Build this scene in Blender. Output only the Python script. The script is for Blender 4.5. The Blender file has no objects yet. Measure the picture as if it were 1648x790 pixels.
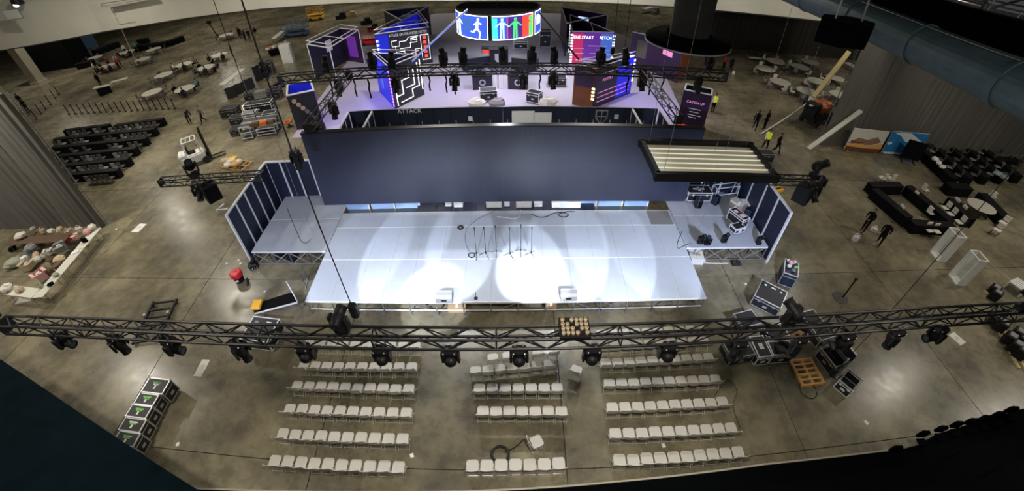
import bpy, math, random
from mathutils import Vector, Matrix
random.seed(7)
S = bpy.context.scene
COL = S.collection
PI = math.pi

# ---------------------------------------------------------------- camera
CAM = Vector((0.42062, -12.33269, 15.33553))
PITCH, YAW, ROLL = 0.743659, -0.004997, -0.013017
LA, LB = 1.01358, -0.123746            # lens: angle = LA*r + LB*r^3, r in units of 700 px
FW = Vector((math.sin(YAW)*math.cos(PITCH), math.cos(YAW)*math.cos(PITCH), -math.sin(PITCH)))
_r = Vector((math.cos(YAW), -math.sin(YAW), 0)); _u = _r.cross(FW)
RT = _r*math.cos(ROLL) + _u*math.sin(ROLL)
UP = -_r*math.sin(ROLL) + _u*math.cos(ROLL)
cd = bpy.data.cameras.new('camera'); cam = bpy.data.objects.new('camera', cd); COL.objects.link(cam)
cam.matrix_world = Matrix(((RT.x, UP.x, -FW.x, CAM.x), (RT.y, UP.y, -FW.y, CAM.y), (RT.z, UP.z, -FW.z, CAM.z), (0, 0, 0, 1)))
cd.type = 'PANO'
cd.sensor_fit = 'HORIZONTAL'; cd.sensor_width = 36.0; cd.sensor_height = 36.0*790/1648
_k = 1648/36.0/700
for tgt in (cd, getattr(cd, 'cycles', None)):
    try:
        tgt.panorama_type = 'FISHEYE_LENS_POLYNOMIAL'
        tgt.fisheye_fov = 3.0
        tgt.fisheye_polynomial_k0 = 0.0
        tgt.fisheye_polynomial_k1 = -LA*_k
        tgt.fisheye_polynomial_k2 = 0.0
        tgt.fisheye_polynomial_k3 = -LB*_k**3
        tgt.fisheye_polynomial_k4 = 0.0
    except Exception as ex:
        pass
cd.clip_start = 0.05; cd.clip_end = 500
S.camera = cam

# ---------------------------------------------------------------- world, exposure
w = bpy.data.worlds.new('hall_ambient'); S.world = w; w.use_nodes = True
bg = w.node_tree.nodes['Background']; bg.inputs[0].default_value = (0.95, 0.97, 1.0, 1); bg.inputs[1].default_value = 0.05
S.view_settings.view_transform = 'Standard'; S.view_settings.look = 'None'
S.view_settings.exposure = 0.0; S.view_settings.gamma = 1.0; S.view_settings.use_curve_mapping = False

# ---------------------------------------------------------------- lights
def area(name, loc, power, size, col=(1, .93, .80), aim=None):
    l = bpy.data.lights.new(name, 'AREA'); l.shape = 'DISK'; l.size = size; l.energy = power; l.color = col
    o = bpy.data.objects.new(name, l); COL.objects.link(o); o.location = loc
    if aim is not None:
        o.rotation_euler = (Vector(aim)-Vector(loc)).to_track_quat('-Z', 'Y').to_euler()
    return o
def spot(name, loc, aim, power, deg, blend, col=(.80, .88, 1.0), rad=.08):
    l = bpy.data.lights.new(name, 'SPOT'); l.energy = power; l.spot_size = math.radians(deg); l.spot_blend = blend
    l.color = col; l.shadow_soft_size = rad
    o = bpy.data.objects.new(name, l); COL.objects.link(o); o.location = loc
    o.rotation_euler = (Vector(aim)-Vector(loc)).to_track_quat('-Z', 'Y').to_euler()
    return o
# high-bay lamps of the hall roof
HB = [(-41, 25), (-31, 3), (-35, -5), (-26, 12), (-66, 40), (-52, 62), (-40, 44), (-24, 62), (0, 66), (22, 62), (40, 24), (32, 2), (40, -2), (60, 40), (-70, 10)]
for i, (x, y) in enumerate(HB):
    area('high_bay_lamp', (x, y, 14.5), (650 if x > 20 else 800 if i == 0 else 1050), 0.8)
for x, y, p in ((-15, -9, 900), (2, -10, 1150), (18, -9, 700), (26, 12, 420), (-22, 20, 900), (-6, 24, 1100), (8, 24, 1100)):
    area('high_bay_lamp', (x, y, 15.5), p, 1.0)
# cool roof floods aimed over the video wall at the front seating
for x in (-4.5, 4.5):
    spot('roof_flood', (x, 12.5, 15.6), (x*.3, -4.6, 0), 6500, 40, .7, (.88, .92, 1.0), .25)
# moving-head beams on the stage (source, aim point, power, cone degrees)
TZ, TY = 6.5, -6.12
BEAMS = [(-8.6, (-7.4, 2.0), 1900, 26, .10), (-6.6, (-5.2, 2.6), 2600, 22, .08), (-5.0, (-3.5, .0), 3000, 21, .06), (-2.3, (-2.2, 2.8), 2600, 19, .10),
         (0.2, (.6, 1.9), 5200, 13, .30), (2.9, (1.4, 1.9), 3400, 19, .15), (2.9, (3.1, 2.6), 2700, 22, .08), (5.6, (5.3, 2.6), 2000, 24, .08), (8.4, (7.4, 2.2), 1600, 25, .12)]
for i, (x, a, p, d, b) in enumerate(BEAMS):
    spot('beam_light', (x, TY+.35, TZ-.95), (a[0], a[1]-.55, .95), p*1.65, d+2, b+.05)
# wash fixtures on the truss
for x, ax, p in ((-11, -11.0, 3000), (-5, -4.5, 2900), (5, 4.5, 2900), (11.2, 11.6, 5200)):
    spot('wash_light', (x, TY+.4, TZ-.9), (ax, 3.6, 1.0), p, 62, 1.0, (.66, .74, 1.0), .2)
# uplight in the exhibition booths
for loc, col, p in (((-7.0, 26, 4.6), (.45, .4, 1), 260), ((-1, 24, 4.6), (.75, .65, 1), 420), ((5, 27, 4.6), (.8, .8, 1), 420), ((-2, 33, 4.8), (.8, .85, 1), 420),
                    ((12.5, 21, 4.6), (.55, .45, 1), 300), ((-12.5, 19, 4.6), (.5, .45, 1), 260), ((0, 18, 5.2), (.8, .75, 1), 320), ((10.8, 24.5, 3.6), (.1, .1, 1), 160), ((-11.2, 24.0, 3.4), (.2, .1, 1), 160)):
    area('booth_light', loc, p*.55, .7, col)
area('backstage_fill', (0, 9.0, 7.5), 220, .6, (.9, .93, 1))  # added fill lamp that brightens the backstage enclosure
# added fill spots that brighten the pale bulkhead
for x, y, p in ((-24, 24, 1100), (-10, 21, 900), (22, 20, 1100), (34, 19, 1100)):
    spot('bulkhead_fill', (x, y, 13.5), (x+1, y+10, 8.0), p, 110, 1.0, (1, .94, .82), .3)
# ---------------------------------------------------------------- pixel -> place helpers (photo frame 1648 x 790)
def ray(px, py):
    u, v = (px-824)/700, (395-py)/700
    r = math.hypot(u, v)+1e-9; th = LA*r+LB*r**3
    return FW*math.cos(th)+(RT*(u/r)+UP*(v/r))*math.sin(th)
def G(px, py, z=0.0):
    d = ray(px, py); return CAM+d*((z-CAM.z)/d.z)
def GY(px, py, Y):
    d = ray(px, py); return CAM+d*((Y-CAM.y)/d.y)
def proj(wp):
    d = (Vector(wp)-CAM).normalized(); th = math.acos(max(-1, min(1, d.dot(FW)))); e = Vector((d.dot(RT), d.dot(UP))).normalized()
    r = th/LA
    for _ in range(12): r -= (LA*r+LB*r**3-th)/(LA+3*LB*r*r)
    return 824+e.x*r*700, 395-e.y*r*700
def HT(fx, fy, ty):
    g = G(fx, fy); lo, hi = 0, 14
    for _ in range(40):
        m = (lo+hi)/2
        if proj((g.x, g.y, m))[1] > ty: lo = m
        else: hi = m
    return lo
def quad(z, a, b, c):
    """corner a, next corner b along the length, corner c along the depth (pixels at height z) -> centre x, y, length, depth, angle"""
    A, B, C = G(*a, z), G(*b, z), G(*c, z)
    u = B-A; L = u.length; u = u/L; n = Vector((-u.y, u.x, 0)); D = (C-A).dot(n)
    ctr = A+u*L/2+n*D/2
    return ctr.x, ctr.y, L, abs(D), math.atan2(u.y, u.x)
ORD = ['first', 'second', 'third', 'fourth', 'fifth', 'sixth', 'seventh', 'eighth', 'ninth', 'tenth', 'eleventh', 'twelfth', 'thirteenth', 'fourteenth', 'fifteenth', 'sixteenth', 'seventeenth', 'eighteenth', 'nineteenth', 'twentieth']

# ---------------------------------------------------------------- mesh builder
class MB:
    def __init__(s): s.v = []; s.f = []; s.m = []
    def add(s, vs, fs, m=0):
        b = len(s.v); s.v += [tuple(x) for x in vs]; s.f += [tuple(b+i for i in f) for f in fs]; s.m += [m]*len(fs); return s
    def obox(s, c, u, v, w_, m=0):
        c, u, v, w_ = map(Vector, (c, u, v, w_))
        vs = [c+u*a+v*b+w_*d for d in (-1, 1) for b in (-1, 1) for a in (-1, 1)]
        return s.add(vs, [(0, 2, 3, 1), (4, 5, 7, 6), (0, 1, 5, 4), (2, 6, 7, 3), (0, 4, 6, 2), (1, 3, 7, 5)], m)
    def box(s, x, y, z, sx, sy, sz, rz=0, m=0):
        """centre x, y; z = bottom"""
        c, n = math.cos(rz), math.sin(rz)
        return s.obox((x, y, z+sz/2), (c*sx/2, n*sx/2, 0), (-n*sy/2, c*sy/2, 0), (0, 0, sz/2), m)
    def beam(s, p, q, w_, h=None, m=0):
        p, q = Vector(p), Vector(q); d = q-p; h = h or w_
        dn = d.normalized(); up = Vector((0, 0, 1)) if abs(dn.z) < .95 else Vector((1, 0, 0))
        a = dn.cross(up).normalized(); b = a.cross(dn)
        return s.obox((p+q)/2, d/2, a*w_/2, b*h/2, m)
    def tube(s, p, q, r, n=6, r2=None, m=0, caps=True):
        p, q = Vector(p), Vector(q); r2 = r if r2 is None else r2
        dn = (q-p).normalized(); up = Vector((0, 0, 1)) if abs(dn.z) < .95 else Vector((1, 0, 0))
        a = dn.cross(up).normalized(); b = a.cross(dn)
        vs = []
        for c, rr in ((p, r), (q, r2)):
            for i in range(n):
                t = 2*PI*i/n; vs.append(c+a*math.cos(t)*rr+b*math.sin(t)*rr)
        fs = [(i, (i+1) % n, n+(i+1) % n, n+i) for i in range(n)]
        if caps: fs += [tuple(range(n-1, -1, -1)), tuple(range(n, 2*n))]
        return s.add(vs, fs, m)
    def path(s, pts, r, n=5, m=0):
        pts = [Vector(p) for p in pts]; rings = []
        prev = None
        for i, p in enumerate(pts):
            d = (pts[min(i+1, len(pts)-1)]-pts[max(i-1, 0)])
            d = d.normalized() if d.length > 1e-9 else Vector((1, 0, 0))
            up = Vector((0, 0, 1)) if abs(d.z) < .9 else (prev or Vector((1, 0, 0)))
            a = d.cross(up).normalized(); b = a.cross(d); prev = b if abs(d.z) < .9 else up
            rings.append([p+a*math.cos(2*PI*k/n)*r+b*math.sin(2*PI*k/n)*r for k in range(n)])
        vs = [v for R in rings for v in R]; fs = []
        for i in range(len(pts)-1):
            for k in range(n): fs.append((i*n+k, i*n+(k+1) % n, (i+1)*n+(k+1) % n, (i+1)*n+k))
        fs += [tuple(range(n-1, -1, -1)), tuple((len(pts)-1)*n+k for k in range(n))]
        return s.add(vs, fs, m)
    def lathe(s, prof, n=16, c=(0, 0, 0), m=0, a0=0, a1=2*PI):
        full = abs(a1-a0-2*PI) < 1e-6; k = n if full else n+1; vs = []
        for (r, z) in prof:
            for i in range(k):
                t = a0+(a1-a0)*i/n; vs.append((c[0]+r*math.cos(t), c[1]+r*math.sin(t), c[2]+z))
        fs = []
        for j in range(len(prof)-1):
            for i in range(n):
                i2 = (i+1) % k; fs.append((j*k+i, j*k+i2, (j+1)*k+i2, (j+1)*k+i))
        return s.add(vs, fs, m)
    def disc(s, c, r, n=20, m=0, t=.02, sy=1):
        vs = [(c[0]+r*math.cos(2*PI*i/n), c[1]+r*sy*math.sin(2*PI*i/n), c[2]+d) for d in (-t, 0) for i in range(n)]
        return s.add(vs, [tuple(range(n-1, -1, -1)), tuple(range(n, 2*n))]+[(i, (i+1) % n, n+(i+1) % n, n+i) for i in range(n)], m)
    def prism(s, poly, z0, z1, m=0):
        n = len(poly); vs = [(x, y, z0) for x, y in poly]+[(x, y, z1) for x, y in poly]
        return s.add(vs, [tuple(range(n-1, -1, -1)), tuple(range(n, 2*n))]+[(i, (i+1) % n, n+(i+1) % n, n+i) for i in range(n)], m)
    def ball(s, c, r, n=8, k=6, sc=(1, 1, 1), m=0, jit=0):
        vs = []
        for j in range(k+1):
            ph = PI*j/k
            for i in range(n):
                q = 1+random.uniform(-jit, jit) if jit else 1
                vs.append((c[0]+r*q*sc[0]*math.sin(ph)*math.cos(2*PI*i/n), c[1]+r*q*sc[1]*math.sin(ph)*math.sin(2*PI*i/n), c[2]+r*q*sc[2]*math.cos(ph)))
        fs = [(j*n+i, (j+1)*n+i, (j+1)*n+(i+1) % n, j*n+(i+1) % n) for j in range(k) for i in range(n)]
        return s.add(vs, fs, m)
    def rbox(s, x, y, z, sx, sy, sz, b=.02, m=0):
        """box with chamfered vertical corners and top edge"""
        hx, hy = sx/2, sy/2
        def ring(i):
            return [(x-hx+b, y-hy+i), (x+hx-b, y-hy+i), (x+hx-i, y-hy+b), (x+hx-i, y+hy-b), (x+hx-b, y+hy-i), (x-hx+b, y+hy-i), (x-hx+i, y+hy-b), (x-hx+i, y-hy+b)]
        R = [[(a, c, z) for a, c in ring(0)], [(a, c, z+sz-b) for a, c in ring(0)], [(a, c, z+sz) for a, c in ring(b*.8)]]
        vs = [v for r in R for v in r]; fs = [tuple(range(7, -1, -1)), tuple(range(16, 24))]
        for j in range(2):
            for i in range(8): fs.append((j*8+i, j*8+(i+1) % 8, (j+1)*8+(i+1) % 8, (j+1)*8+i))
        return s.add(vs, fs, m)
    def mesh(s, name, mats, smooth=False):
        me = bpy.data.meshes.new(name); me.from_pydata(s.v, [], s.f)
        for mt in (mats if isinstance(mats, (list, tuple)) else [mats]): me.materials.append(MAT[mt] if isinstance(mt, str) else mt)
        me.polygons.foreach_set('material_index', s.m)
        if smooth: me.polygons.foreach_set('use_smooth', [True]*len(s.f))
        me.update(); return me
    def build(s, name, mats, parent=None, loc=(0, 0, 0), rz=0, smooth=False):
        return place(name, s.mesh(name, mats, smooth), parent, loc, (0, 0, rz))
def place(name, me, parent=None, loc=(0, 0, 0), rot=(0, 0, 0), scale=None):
    o = bpy.data.objects.new(name, me); COL.objects.link(o); o.location = loc; o.rotation_euler = rot
    if scale: o.scale = scale
    if parent: o.parent = parent
    return o
def tag(o, label=None, cat=None, group=None, kind=None):
    if label: o['label'] = label
    if cat: o['category'] = cat
    if group: o['group'] = group
    if kind: o['kind'] = kind
    return o
def thing(name, label, cat, loc=(0, 0, 0), rz=0, group=None):
    o = bpy.data.objects.new(name, None); COL.objects.link(o); o.location = loc; o.rotation_euler = (0, 0, rz); o.empty_display_size = .2
    return tag(o, label, cat, group)
def struct(name, b, mats, loc=(0, 0, 0), rz=0, smooth=False):
    return tag(b.build(name, mats, None, loc, rz, smooth), kind='structure')
def copy_tree(o, parent=None):
    c = o.copy(); COL.objects.link(c); c.parent = parent
    for ch in list(o.children): copy_tree(ch, c)
    return c
def lettering(txt, size, mat, parent, loc, rot, name='lettering', ext=.004, align='CENTER', sx=1.0):
    cu = bpy.data.curves.new('t', 'FONT'); cu.body = txt; cu.size = size; cu.extrude = ext; cu.align_x = align; cu.align_y = 'CENTER'
    cu.resolution_u = 2
    t = bpy.data.objects.new('t', cu); COL.objects.link(t)
    me = bpy.data.meshes.new_from_object(t.evaluated_get(bpy.context.evaluated_depsgraph_get()))
    bpy.data.objects.remove(t); bpy.data.curves.remove(cu)
    me.materials.clear(); me.materials.append(MAT[mat])
    return place(name, me, parent, loc, rot, (sx, 1, 1))

# ---------------------------------------------------------------- materials
MAT = {}
def mat(name, col, rough=.6, metal=0, noise=.12, scale=6, bump=0, emit=None, estr=0, alpha=None, spec=.5, stretch=None, trans=0):
    m = bpy.data.materials.new(name); m.use_nodes = True; nt = m.node_tree; b = nt.nodes['Principled BSDF']
    b.inputs['Roughness'].default_value = rough; b.inputs['Metallic'].default_value = metal
    b.inputs['Specular IOR Level'].default_value = spec
    c4 = (*col, 1)
    if noise:
        tc = nt.nodes.new('ShaderNodeTexCoord'); nz = nt.nodes.new('ShaderNodeTexNoise'); nz.inputs['Scale'].default_value = scale; nz.inputs['Detail'].default_value = 4
        src = tc.outputs['Object']
        if stretch:
            mp = nt.nodes.new('ShaderNodeMapping'); mp.inputs['Scale'].default_value = stretch; nt.links.new(src, mp.inputs[0]); src = mp.outputs[0]
        nt.links.new(src, nz.inputs['Vector'])
        mx = nt.nodes.new('ShaderNodeMix'); mx.data_type = 'RGBA'
        mx.inputs[6].default_value = (*[x*(1-noise) for x in col], 1); mx.inputs[7].default_value = (*[min(1, x*(1+noise)) for x in col], 1)
        nt.links.new(nz.outputs['Fac'], mx.inputs[0]); nt.links.new(mx.outputs[2], b.inputs['Base Color'])
        if bump:
            bp = nt.nodes.new('ShaderNodeBump'); bp.inputs['Strength'].default_value = bump; bp.inputs['Distance'].default_value = .02
            nt.links.new(nz.outputs['Fac'], bp.inputs['Height']); nt.links.new(bp.outputs[0], b.inputs['Normal'])
    else:
        b.inputs['Base Color'].default_value = c4
    if emit: b.inputs['Emission Color'].default_value = (*emit, 1); b.inputs['Emission Strength'].default_value = estr
    if alpha is not None: b.inputs['Alpha'].default_value = alpha
    if trans: b.inputs['Transmission Weight'].default_value = trans
    MAT[name] = m; return m
def floor_mat():
    m = bpy.data.materials.new('polished_concrete'); m.use_nodes = True; nt = m.node_tree; N = nt.nodes.new; Lk = nt.links.new
    b = nt.nodes['Principled BSDF']
    geo = N('ShaderNodeNewGeometry'); oi = N('ShaderNodeObjectInfo')
    n1 = N('ShaderNodeTexNoise'); n1.inputs['Scale'].default_value = .28; n1.inputs['Detail'].default_value = 8; n1.inputs['Roughness'].default_value = .62
    n2 = N('ShaderNodeTexNoise'); n2.inputs['Scale'].default_value = 1.7; n2.inputs['Detail'].default_value = 6; n2.inputs['Roughness'].default_value = .7
    n3 = N('ShaderNodeTexNoise'); n3.inputs['Scale'].default_value = .55; n3.inputs['Detail'].default_value = 3
    for n in (n1, n2, n3): Lk(geo.outputs['Position'], n.inputs['Vector'])
    cr = N('ShaderNodeValToRGB'); e = cr.color_ramp.elements
    e[0].position = .32; e[0].color = (.095, .087, .068, 1); e[1].position = .68; e[1].color = (.30, .27, .20, 1)
    k = e.new(.5); k.color = (.180, .160, .114, 1)
    ad = N('ShaderNodeMath'); ad.operation = 'MULTIPLY_ADD'; ad.inputs[1].default_value = .4; Lk(n2.outputs['Fac'], ad.inputs[0])
    sb = N('ShaderNodeMath'); sb.operation = 'ADD'; sb.inputs[1].default_value = -.22; Lk(n1.outputs['Fac'], sb.inputs[0]); Lk(sb.outputs[0], ad.inputs[2])
    rd = N('ShaderNodeMath'); rd.operation = 'MULTIPLY_ADD'; rd.inputs[1].default_value = .07; Lk(oi.outputs['Random'], rd.inputs[0]); Lk(ad.outputs[0], rd.inputs[2])
    Lk(rd.outputs[0], cr.inputs[0])
    # faint warm / green staining
    st = N('ShaderNodeMix'); st.data_type = 'RGBA'; st.blend_type = 'MULTIPLY'; st.inputs[7].default_value = (1.0, .97, .80, 1)
    Lk(n3.outputs['Fac'], st.inputs[0]); Lk(cr.outputs[0], st.inputs[6]); Lk(st.outputs[2], b.inputs['Base Color'])
    rr = N('ShaderNodeMapRange'); rr.inputs[3].default_value = .14; rr.inputs[4].default_value = .42; Lk(n2.outputs['Fac'], rr.inputs[0]); Lk(rr.outputs[0], b.inputs['Roughness'])
    bp = N('ShaderNodeBump'); bp.inputs['Strength'].default_value = .12; bp.inputs['Distance'].default_value = .02; Lk(n2.outputs['Fac'], bp.inputs['Height']); Lk(bp.outputs[0], b.inputs['Normal'])
    MAT['concrete'] = m
floor_mat()
mat('joint', (.05, .047, .04), .9)
mat('black', (.009, .009, .010), .5, noise=.2, spec=.25)
mat('black_metal', (.015, .015, .017), .38, .3, noise=.2)
mat('black_fabric', (.006, .006, .007), .95, noise=.3, scale=20, spec=.08)
mat('truss_black', (.010, .010, .011), .45, .1)
mat('dark_teal', (.0025, .008, .012), .95, noise=.6, scale=1.2, spec=.05)
mat('stand_black', (.002, .0025, .003), .95, noise=.5, spec=.03)
mat('alu', (.62, .63, .66), .35, .75, noise=.06)
mat('alu_white', (.78, .80, .84), .45, .15, noise=.04)
mat('steel', (.30, .31, .33), .4, .7)
mat('deck', (.46, .50, .58), .55, noise=.07, scale=2)
mat('deck_edge', (.85, .87, .9), .4, .2)
mat('navy', (.012, .018, .045), .5, noise=.25)
mat('led_face', (.015, .021, .056), .36, noise=.15, scale=3, stretch=(.6, 1, 6), spec=1.0)
mat('led_back', (.03, .03, .036), .6)
mat('sky_panel', (.36, .52, .80), .5, noise=.06)
mat('cream', (.80, .76, .56), .5, noise=.05)
mat('cream_line', (.95, .94, .85), .4, emit=(1, .98, .85), estr=.35)
mat('chair_plastic', (.56, .53, .47), .5, noise=.05, scale=3)
mat('chair_metal', (.62, .60, .55), .4, .3)
mat('case_black', (.013, .013, .016), .45, noise=.25, scale=12)
mat('case_blue', (.012, .018, .04), .45, noise=.2)
mat('paper', (.82, .81, .76), .8, noise=.06)
mat('green_tape', (.18, .62, .12), .6)
mat('yellow', (.85, .46, .03), .45, noise=.08)
mat('red', (.65, .015, .02), .4, noise=.1)
mat('orange', (.75, .16, .025), .5, noise=.2)
mat('wood', (.50, .30, .11), .7, noise=.3, scale=8, stretch=(1, 8, 8))
mat('wood_light', (.62, .50, .25), .65, noise=.2, scale=6, stretch=(1, 8, 8))
mat('wood_orange', (.62, .33, .10), .65, noise=.25, scale=5, stretch=(1, 6, 6))
mat('drape_grey', (.120, .114, .102), .9, noise=.55, scale=3, stretch=(5, 5, .12), bump=.3)
mat('drape_dark', (.055, .050, .042), .9, noise=.3, scale=3, stretch=(5, 5, .2))
mat('plaster', (.70, .68, .58), .85, noise=.10, scale=.4)
mat('wall_dark', (.03, .03, .027), .85, noise=.4, scale=.6)
mat('concrete_pale', (.40, .37, .29), .8, noise=.2, scale=1)
mat('duct_blue', (.10, .16, .19), .45, .15, noise=.35, scale=1.6)
mat('table_top', (.50, .47, .40), .55, noise=.08, scale=2)
mat('table_white', (.62, .61, .53), .5, noise=.06)
mat('grey', (.22, .22, .22), .6)
mat('white', (.80, .80, .78), .5, noise=.05)
mat('acrylic', (.80, .86, .84), .12, noise=0, alpha=.16)
mat('seat_dark', (.075, .073, .068), .8, noise=.2)
mat('rubber', (.02, .02, .02), .85)
mat('beige', (.52, .42, .28), .85, noise=.25)
mat('pink', (.70, .36, .38), .85, noise=.2)
mat('brown', (.12, .075, .045), .85, noise=.3)
mat('offwhite', (.66, .63, .56), .85, noise=.2)
mat('sage', (.36, .37, .29), .85, noise=.2)
mat('bluegrey', (.24, .30, .36), .85, noise=.25)
mat('cardboard', (.45, .31, .17), .85, noise=.15)
mat('lens', (.05, .06, .09), .08, .2, noise=0)
mat('lens_lit', (.8, .85, 1), .2, noise=0, emit=(.85, .92, 1), estr=6)
mat('hivis', (.75, .85, .03), .6, emit=(.6, .75, .02), estr=.25)
mat('lift_blue', (.08, .15, .25), .5, noise=.2)
# ================================================================ SETTING
# floor: cast slabs with open saw joints over a sub-floor
fl = struct('floor', MB().box(-20, 37, -.30, 200, 96, .22), 'joint')
SL = 9.14
_slabs = {}
for i in range(-13, 10):
    for j in range(-2, 9):
        x0, y0 = i*SL+2.2, j*SL+1.9
        if x0+SL < -118 or x0 > 78: continue
        key = 0
        if key not in _slabs: _slabs[key] = MB().box(0, 0, -.09, SL-.035, SL-.035, .09).mesh('slab', 'concrete')
        place('slab', _slabs[key], fl, (x0+SL/2, y0+SL/2, 0))

def drape(name, label, x0, x1, Y, h, mt, amp=.16, depthdir=1, pw=3.05, seed=1, per=.42):
    rnd = random.Random(seed)
    root = thing(name, label, 'curtain', ((x0+x1)/2, Y, 0))
    n = max(1, round((x1-x0)/pw)); W = (x1-x0)/n
    for k in range(n):
        b = MB(); steps = int(W/.07); vs = []; ph = rnd.uniform(0, 6)
        xs = [x0-(x0+x1)/2+k*W+W*i/steps for i in range(steps+1)]
        for (z, g, sp) in ((0.02, 1.25, 1), (h*.5, 1.0, 1), (h, .8, 1)):
            for i, x in enumerate(xs):
                a = amp*g*(.55+.45*math.sin(x*.83+ph))*(.6*math.sin(x*2*PI/per+ph+2.4*math.sin(x*1.31))+.4*math.sin(x*2*PI/(per*.43)+1.7*math.sin(x*2.3)))
                vs.append((x, a, z))
        m_ = steps+1
        fs = [(j*m_+i, j*m_+i+1, (j+1)*m_+i+1, (j+1)*m_+i) for j in range(2) for i in range(steps)]
        b.add(vs, fs); b.add([(v[0], v[1]+.012, v[2]) for v in vs], [f[::-1] for f in fs])
        b.build('curtain_panel', mt, root, smooth=True)
    MB().tube((x0-(x0+x1)/2, 0, h+.03), (x1-(x0+x1)/2, 0, h+.03), .04).build('top_pipe', 'steel', root)
    for x in (x0, x1):
        MB().tube((x-(x0+x1)/2, .3, 0), (x-(x0+x1)/2, .3, h), .04).box(x-(x0+x1)/2, .3, 0, .5, .5, .02).build('upright', 'steel', root)
    return root
drape('pleated_drape', 'tall grey pleated drape hanging at left behind the cluttered white tables', -45.8, -27.3, 6.6, 9.45, 'drape_grey', seed=3, per=.9, amp=.16)
drape('pleated_drape', 'tall grey pleated drape at right behind the two picture boards', 25.4, 52.8, 16.0, 9.6, 'drape_grey', seed=5, per=.7, amp=.10)
drape('pleated_drape', 'dark brown far drape behind the right round tables', 24.0, 62.0, 40.5, 9.0, 'drape_dark', seed=9, per=1.1, amp=.2)

# pale bulkhead across the far hall (its lower edge hangs at z = 7)
bk = [(-75, 24.5), (-56, 29.6), (-46, 33.2), (-35.5, 34.4), (-26, 34.0), (-15, 32.2), (-5, 30.0), (4, 29.2), (13, 28.8), (20, 28.6), (34, 28.2), (39, 28.0)]
b = MB()
for (x0, y0), (x1, y1) in zip(bk, bk[1:]):
    b.add([(x0, y0, 7), (x1, y1, 7), (x1, y1+.0, 14), (x0, y0+.0, 14), (x0, y0+.6, 7), (x1, y1+.6, 7), (x1, y1+.6, 14), (x0, y0+.6, 14)],
          [(0, 1, 2, 3), (1, 0, 4, 5), (7, 6, 5, 4)])
struct('wall_back', b, 'plaster')
b = MB()
for (x0, y0), (x1, y1) in zip(bk, bk[1:]): b.beam((x0, y0-.04, 7.02), (x1, y1-.04, 7.02), .07, .1)
struct('trim_1', b, 'wall_dark')
struct('ceiling', MB().box(-20, 37, 18.1, 200, 106, .3), 'wall_dark')
# dark left end wall of the hall with pale pilasters, seen under the bulkhead
struct('wall_left', MB().box(-101, 52, 0, .4, 60, 7.2), 'wall_dark')
for n_, (px, py, ty) in enumerate(((80, 150, 70), (22, 190, 100))):
    g = G(px, py); struct('trim_%d' % (n_+2), MB().box(0, 0, 0, 1.3, 1.3, 7.1).box(0, 0, 0, 1.6, 1.6, .35), 'concrete_pale', (g.x-7, g.y+5, 0))
# far end wall
struct('wall_far', MB().box(-20, 83.6, 0, 200, .5, 14), 'wall_dark')
g = G(92, 116)
t = thing('black_booth', 'tall black cloth-sided booth at far left under the bulkhead', 'booth', (g.x-2, g.y+3, 0), .15)
for sx, sy, lx, ly in ((8, .12, 0, -2), (8, .12, 0, 2), (.12, 4, -4, 0), (.12, 4, 4, 0)): MB().box(lx, ly, 0, sx, sy, 5.2).build('side_panel', 'black_fabric', t)
MB().box(0, 0, 5.2, 8.1, 4.1, .1).build('roof_panel', 'black_fabric', t)

# ceiling fittings on the bulkhead, upper left
p = GY(190, 8, 31.5)
t = thing('strip_light', 'long pale strip light fixed on the bulkhead at upper left', 'light', (p.x, 32.6, p.z), .15)
MB().box(0, 0, 0, 5.2, .5, .25).build('housing', 'grey', t); MB().box(0, -.27, .04, 4.9, .05, .17).build('diffuser', 'table_top', t)
p = GY(30, 6, 30)
t = thing('round_lamp', 'small round lamp fixed high in the upper left corner', 'light', (p.x, p.y, p.z))
MB().lathe([(.0, .5), (.5, .4), (.55, 0), (.4, -.1), (0, -.1)], 12).build('shade', 'black_metal', t); MB().ball((0, -.35, -.05), .22).build('bulb', 'lens_lit', t)
p = GY(25, 30, 29)
tag(MB().box(0, 0, 0, 1.5, .08, .8).box(0, .05, -.05, 1.6, .1, .9, m=1).build('notice_panel', ['white', 'grey'], None, (p.x, p.y, p.z), .2), 'small white panel fixed in the dark upper left corner', 'panel')

# duct, catwalk, hanging black box at upper right
DX, DZ, DR = 16.5, 11.75, .74
t = thing('air_duct', 'huge blue-grey round air duct crossing the upper right corner', 'duct', (DX, -9, DZ))
for k in range(10):
    MB().lathe([(DR, 0), (DR, 3.92)], 28).build('duct_section', 'duct_blue', t, (0, k*4.0, 0)).rotation_euler = (-PI/2, 0, 0)
    MB().lathe([(DR+.005, -.05), (DR+.05, -.05), (DR+.05, .05), (DR+.005, .05)], 28).build('flange', 'duct_blue', t, (0, k*4.0-.04, 0)).rotation_euler = (-PI/2, 0, 0)
MB().box(-DR*.35, 20, DR*.94, .05, 40, .03).build('seam_strip', 'steel', t)
for y in (6, 16): MB().tube((0, y, DR), (0, y, 6.5), .05).build('hanger_rod', 'black_metal', t)
t = thing('catwalk', 'black steel catwalk with railings above the blue-grey duct', 'catwalk', (20.6, -8, 12.7))
for k in range(9): MB().box(0, k*3.0+1.5, 0, 1.6, 2.94, .08).build('floor_grating', 'black_metal', t)
for s_ in (-.8, .8):
    for z in (.55, 1.1): MB().tube((s_, 0, z), (s_, 27, z), .035).build('rail', 'steel', t)
    for k in range(10): MB().tube((s_, k*3.0, 0), (s_, k*3.0, 1.1 if k % 3 else 5.5), .035).build('post', 'steel', t)
t = thing('roof_beam', 'deep black roof beam running beside the blue-grey duct', 'beam', (18.3, -9, 11.7))
for k in range(10): MB().box(0, 2+k*4.0, 0, .35, 3.98, 1.5).build('beam_section', 'stand_black', t)
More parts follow.
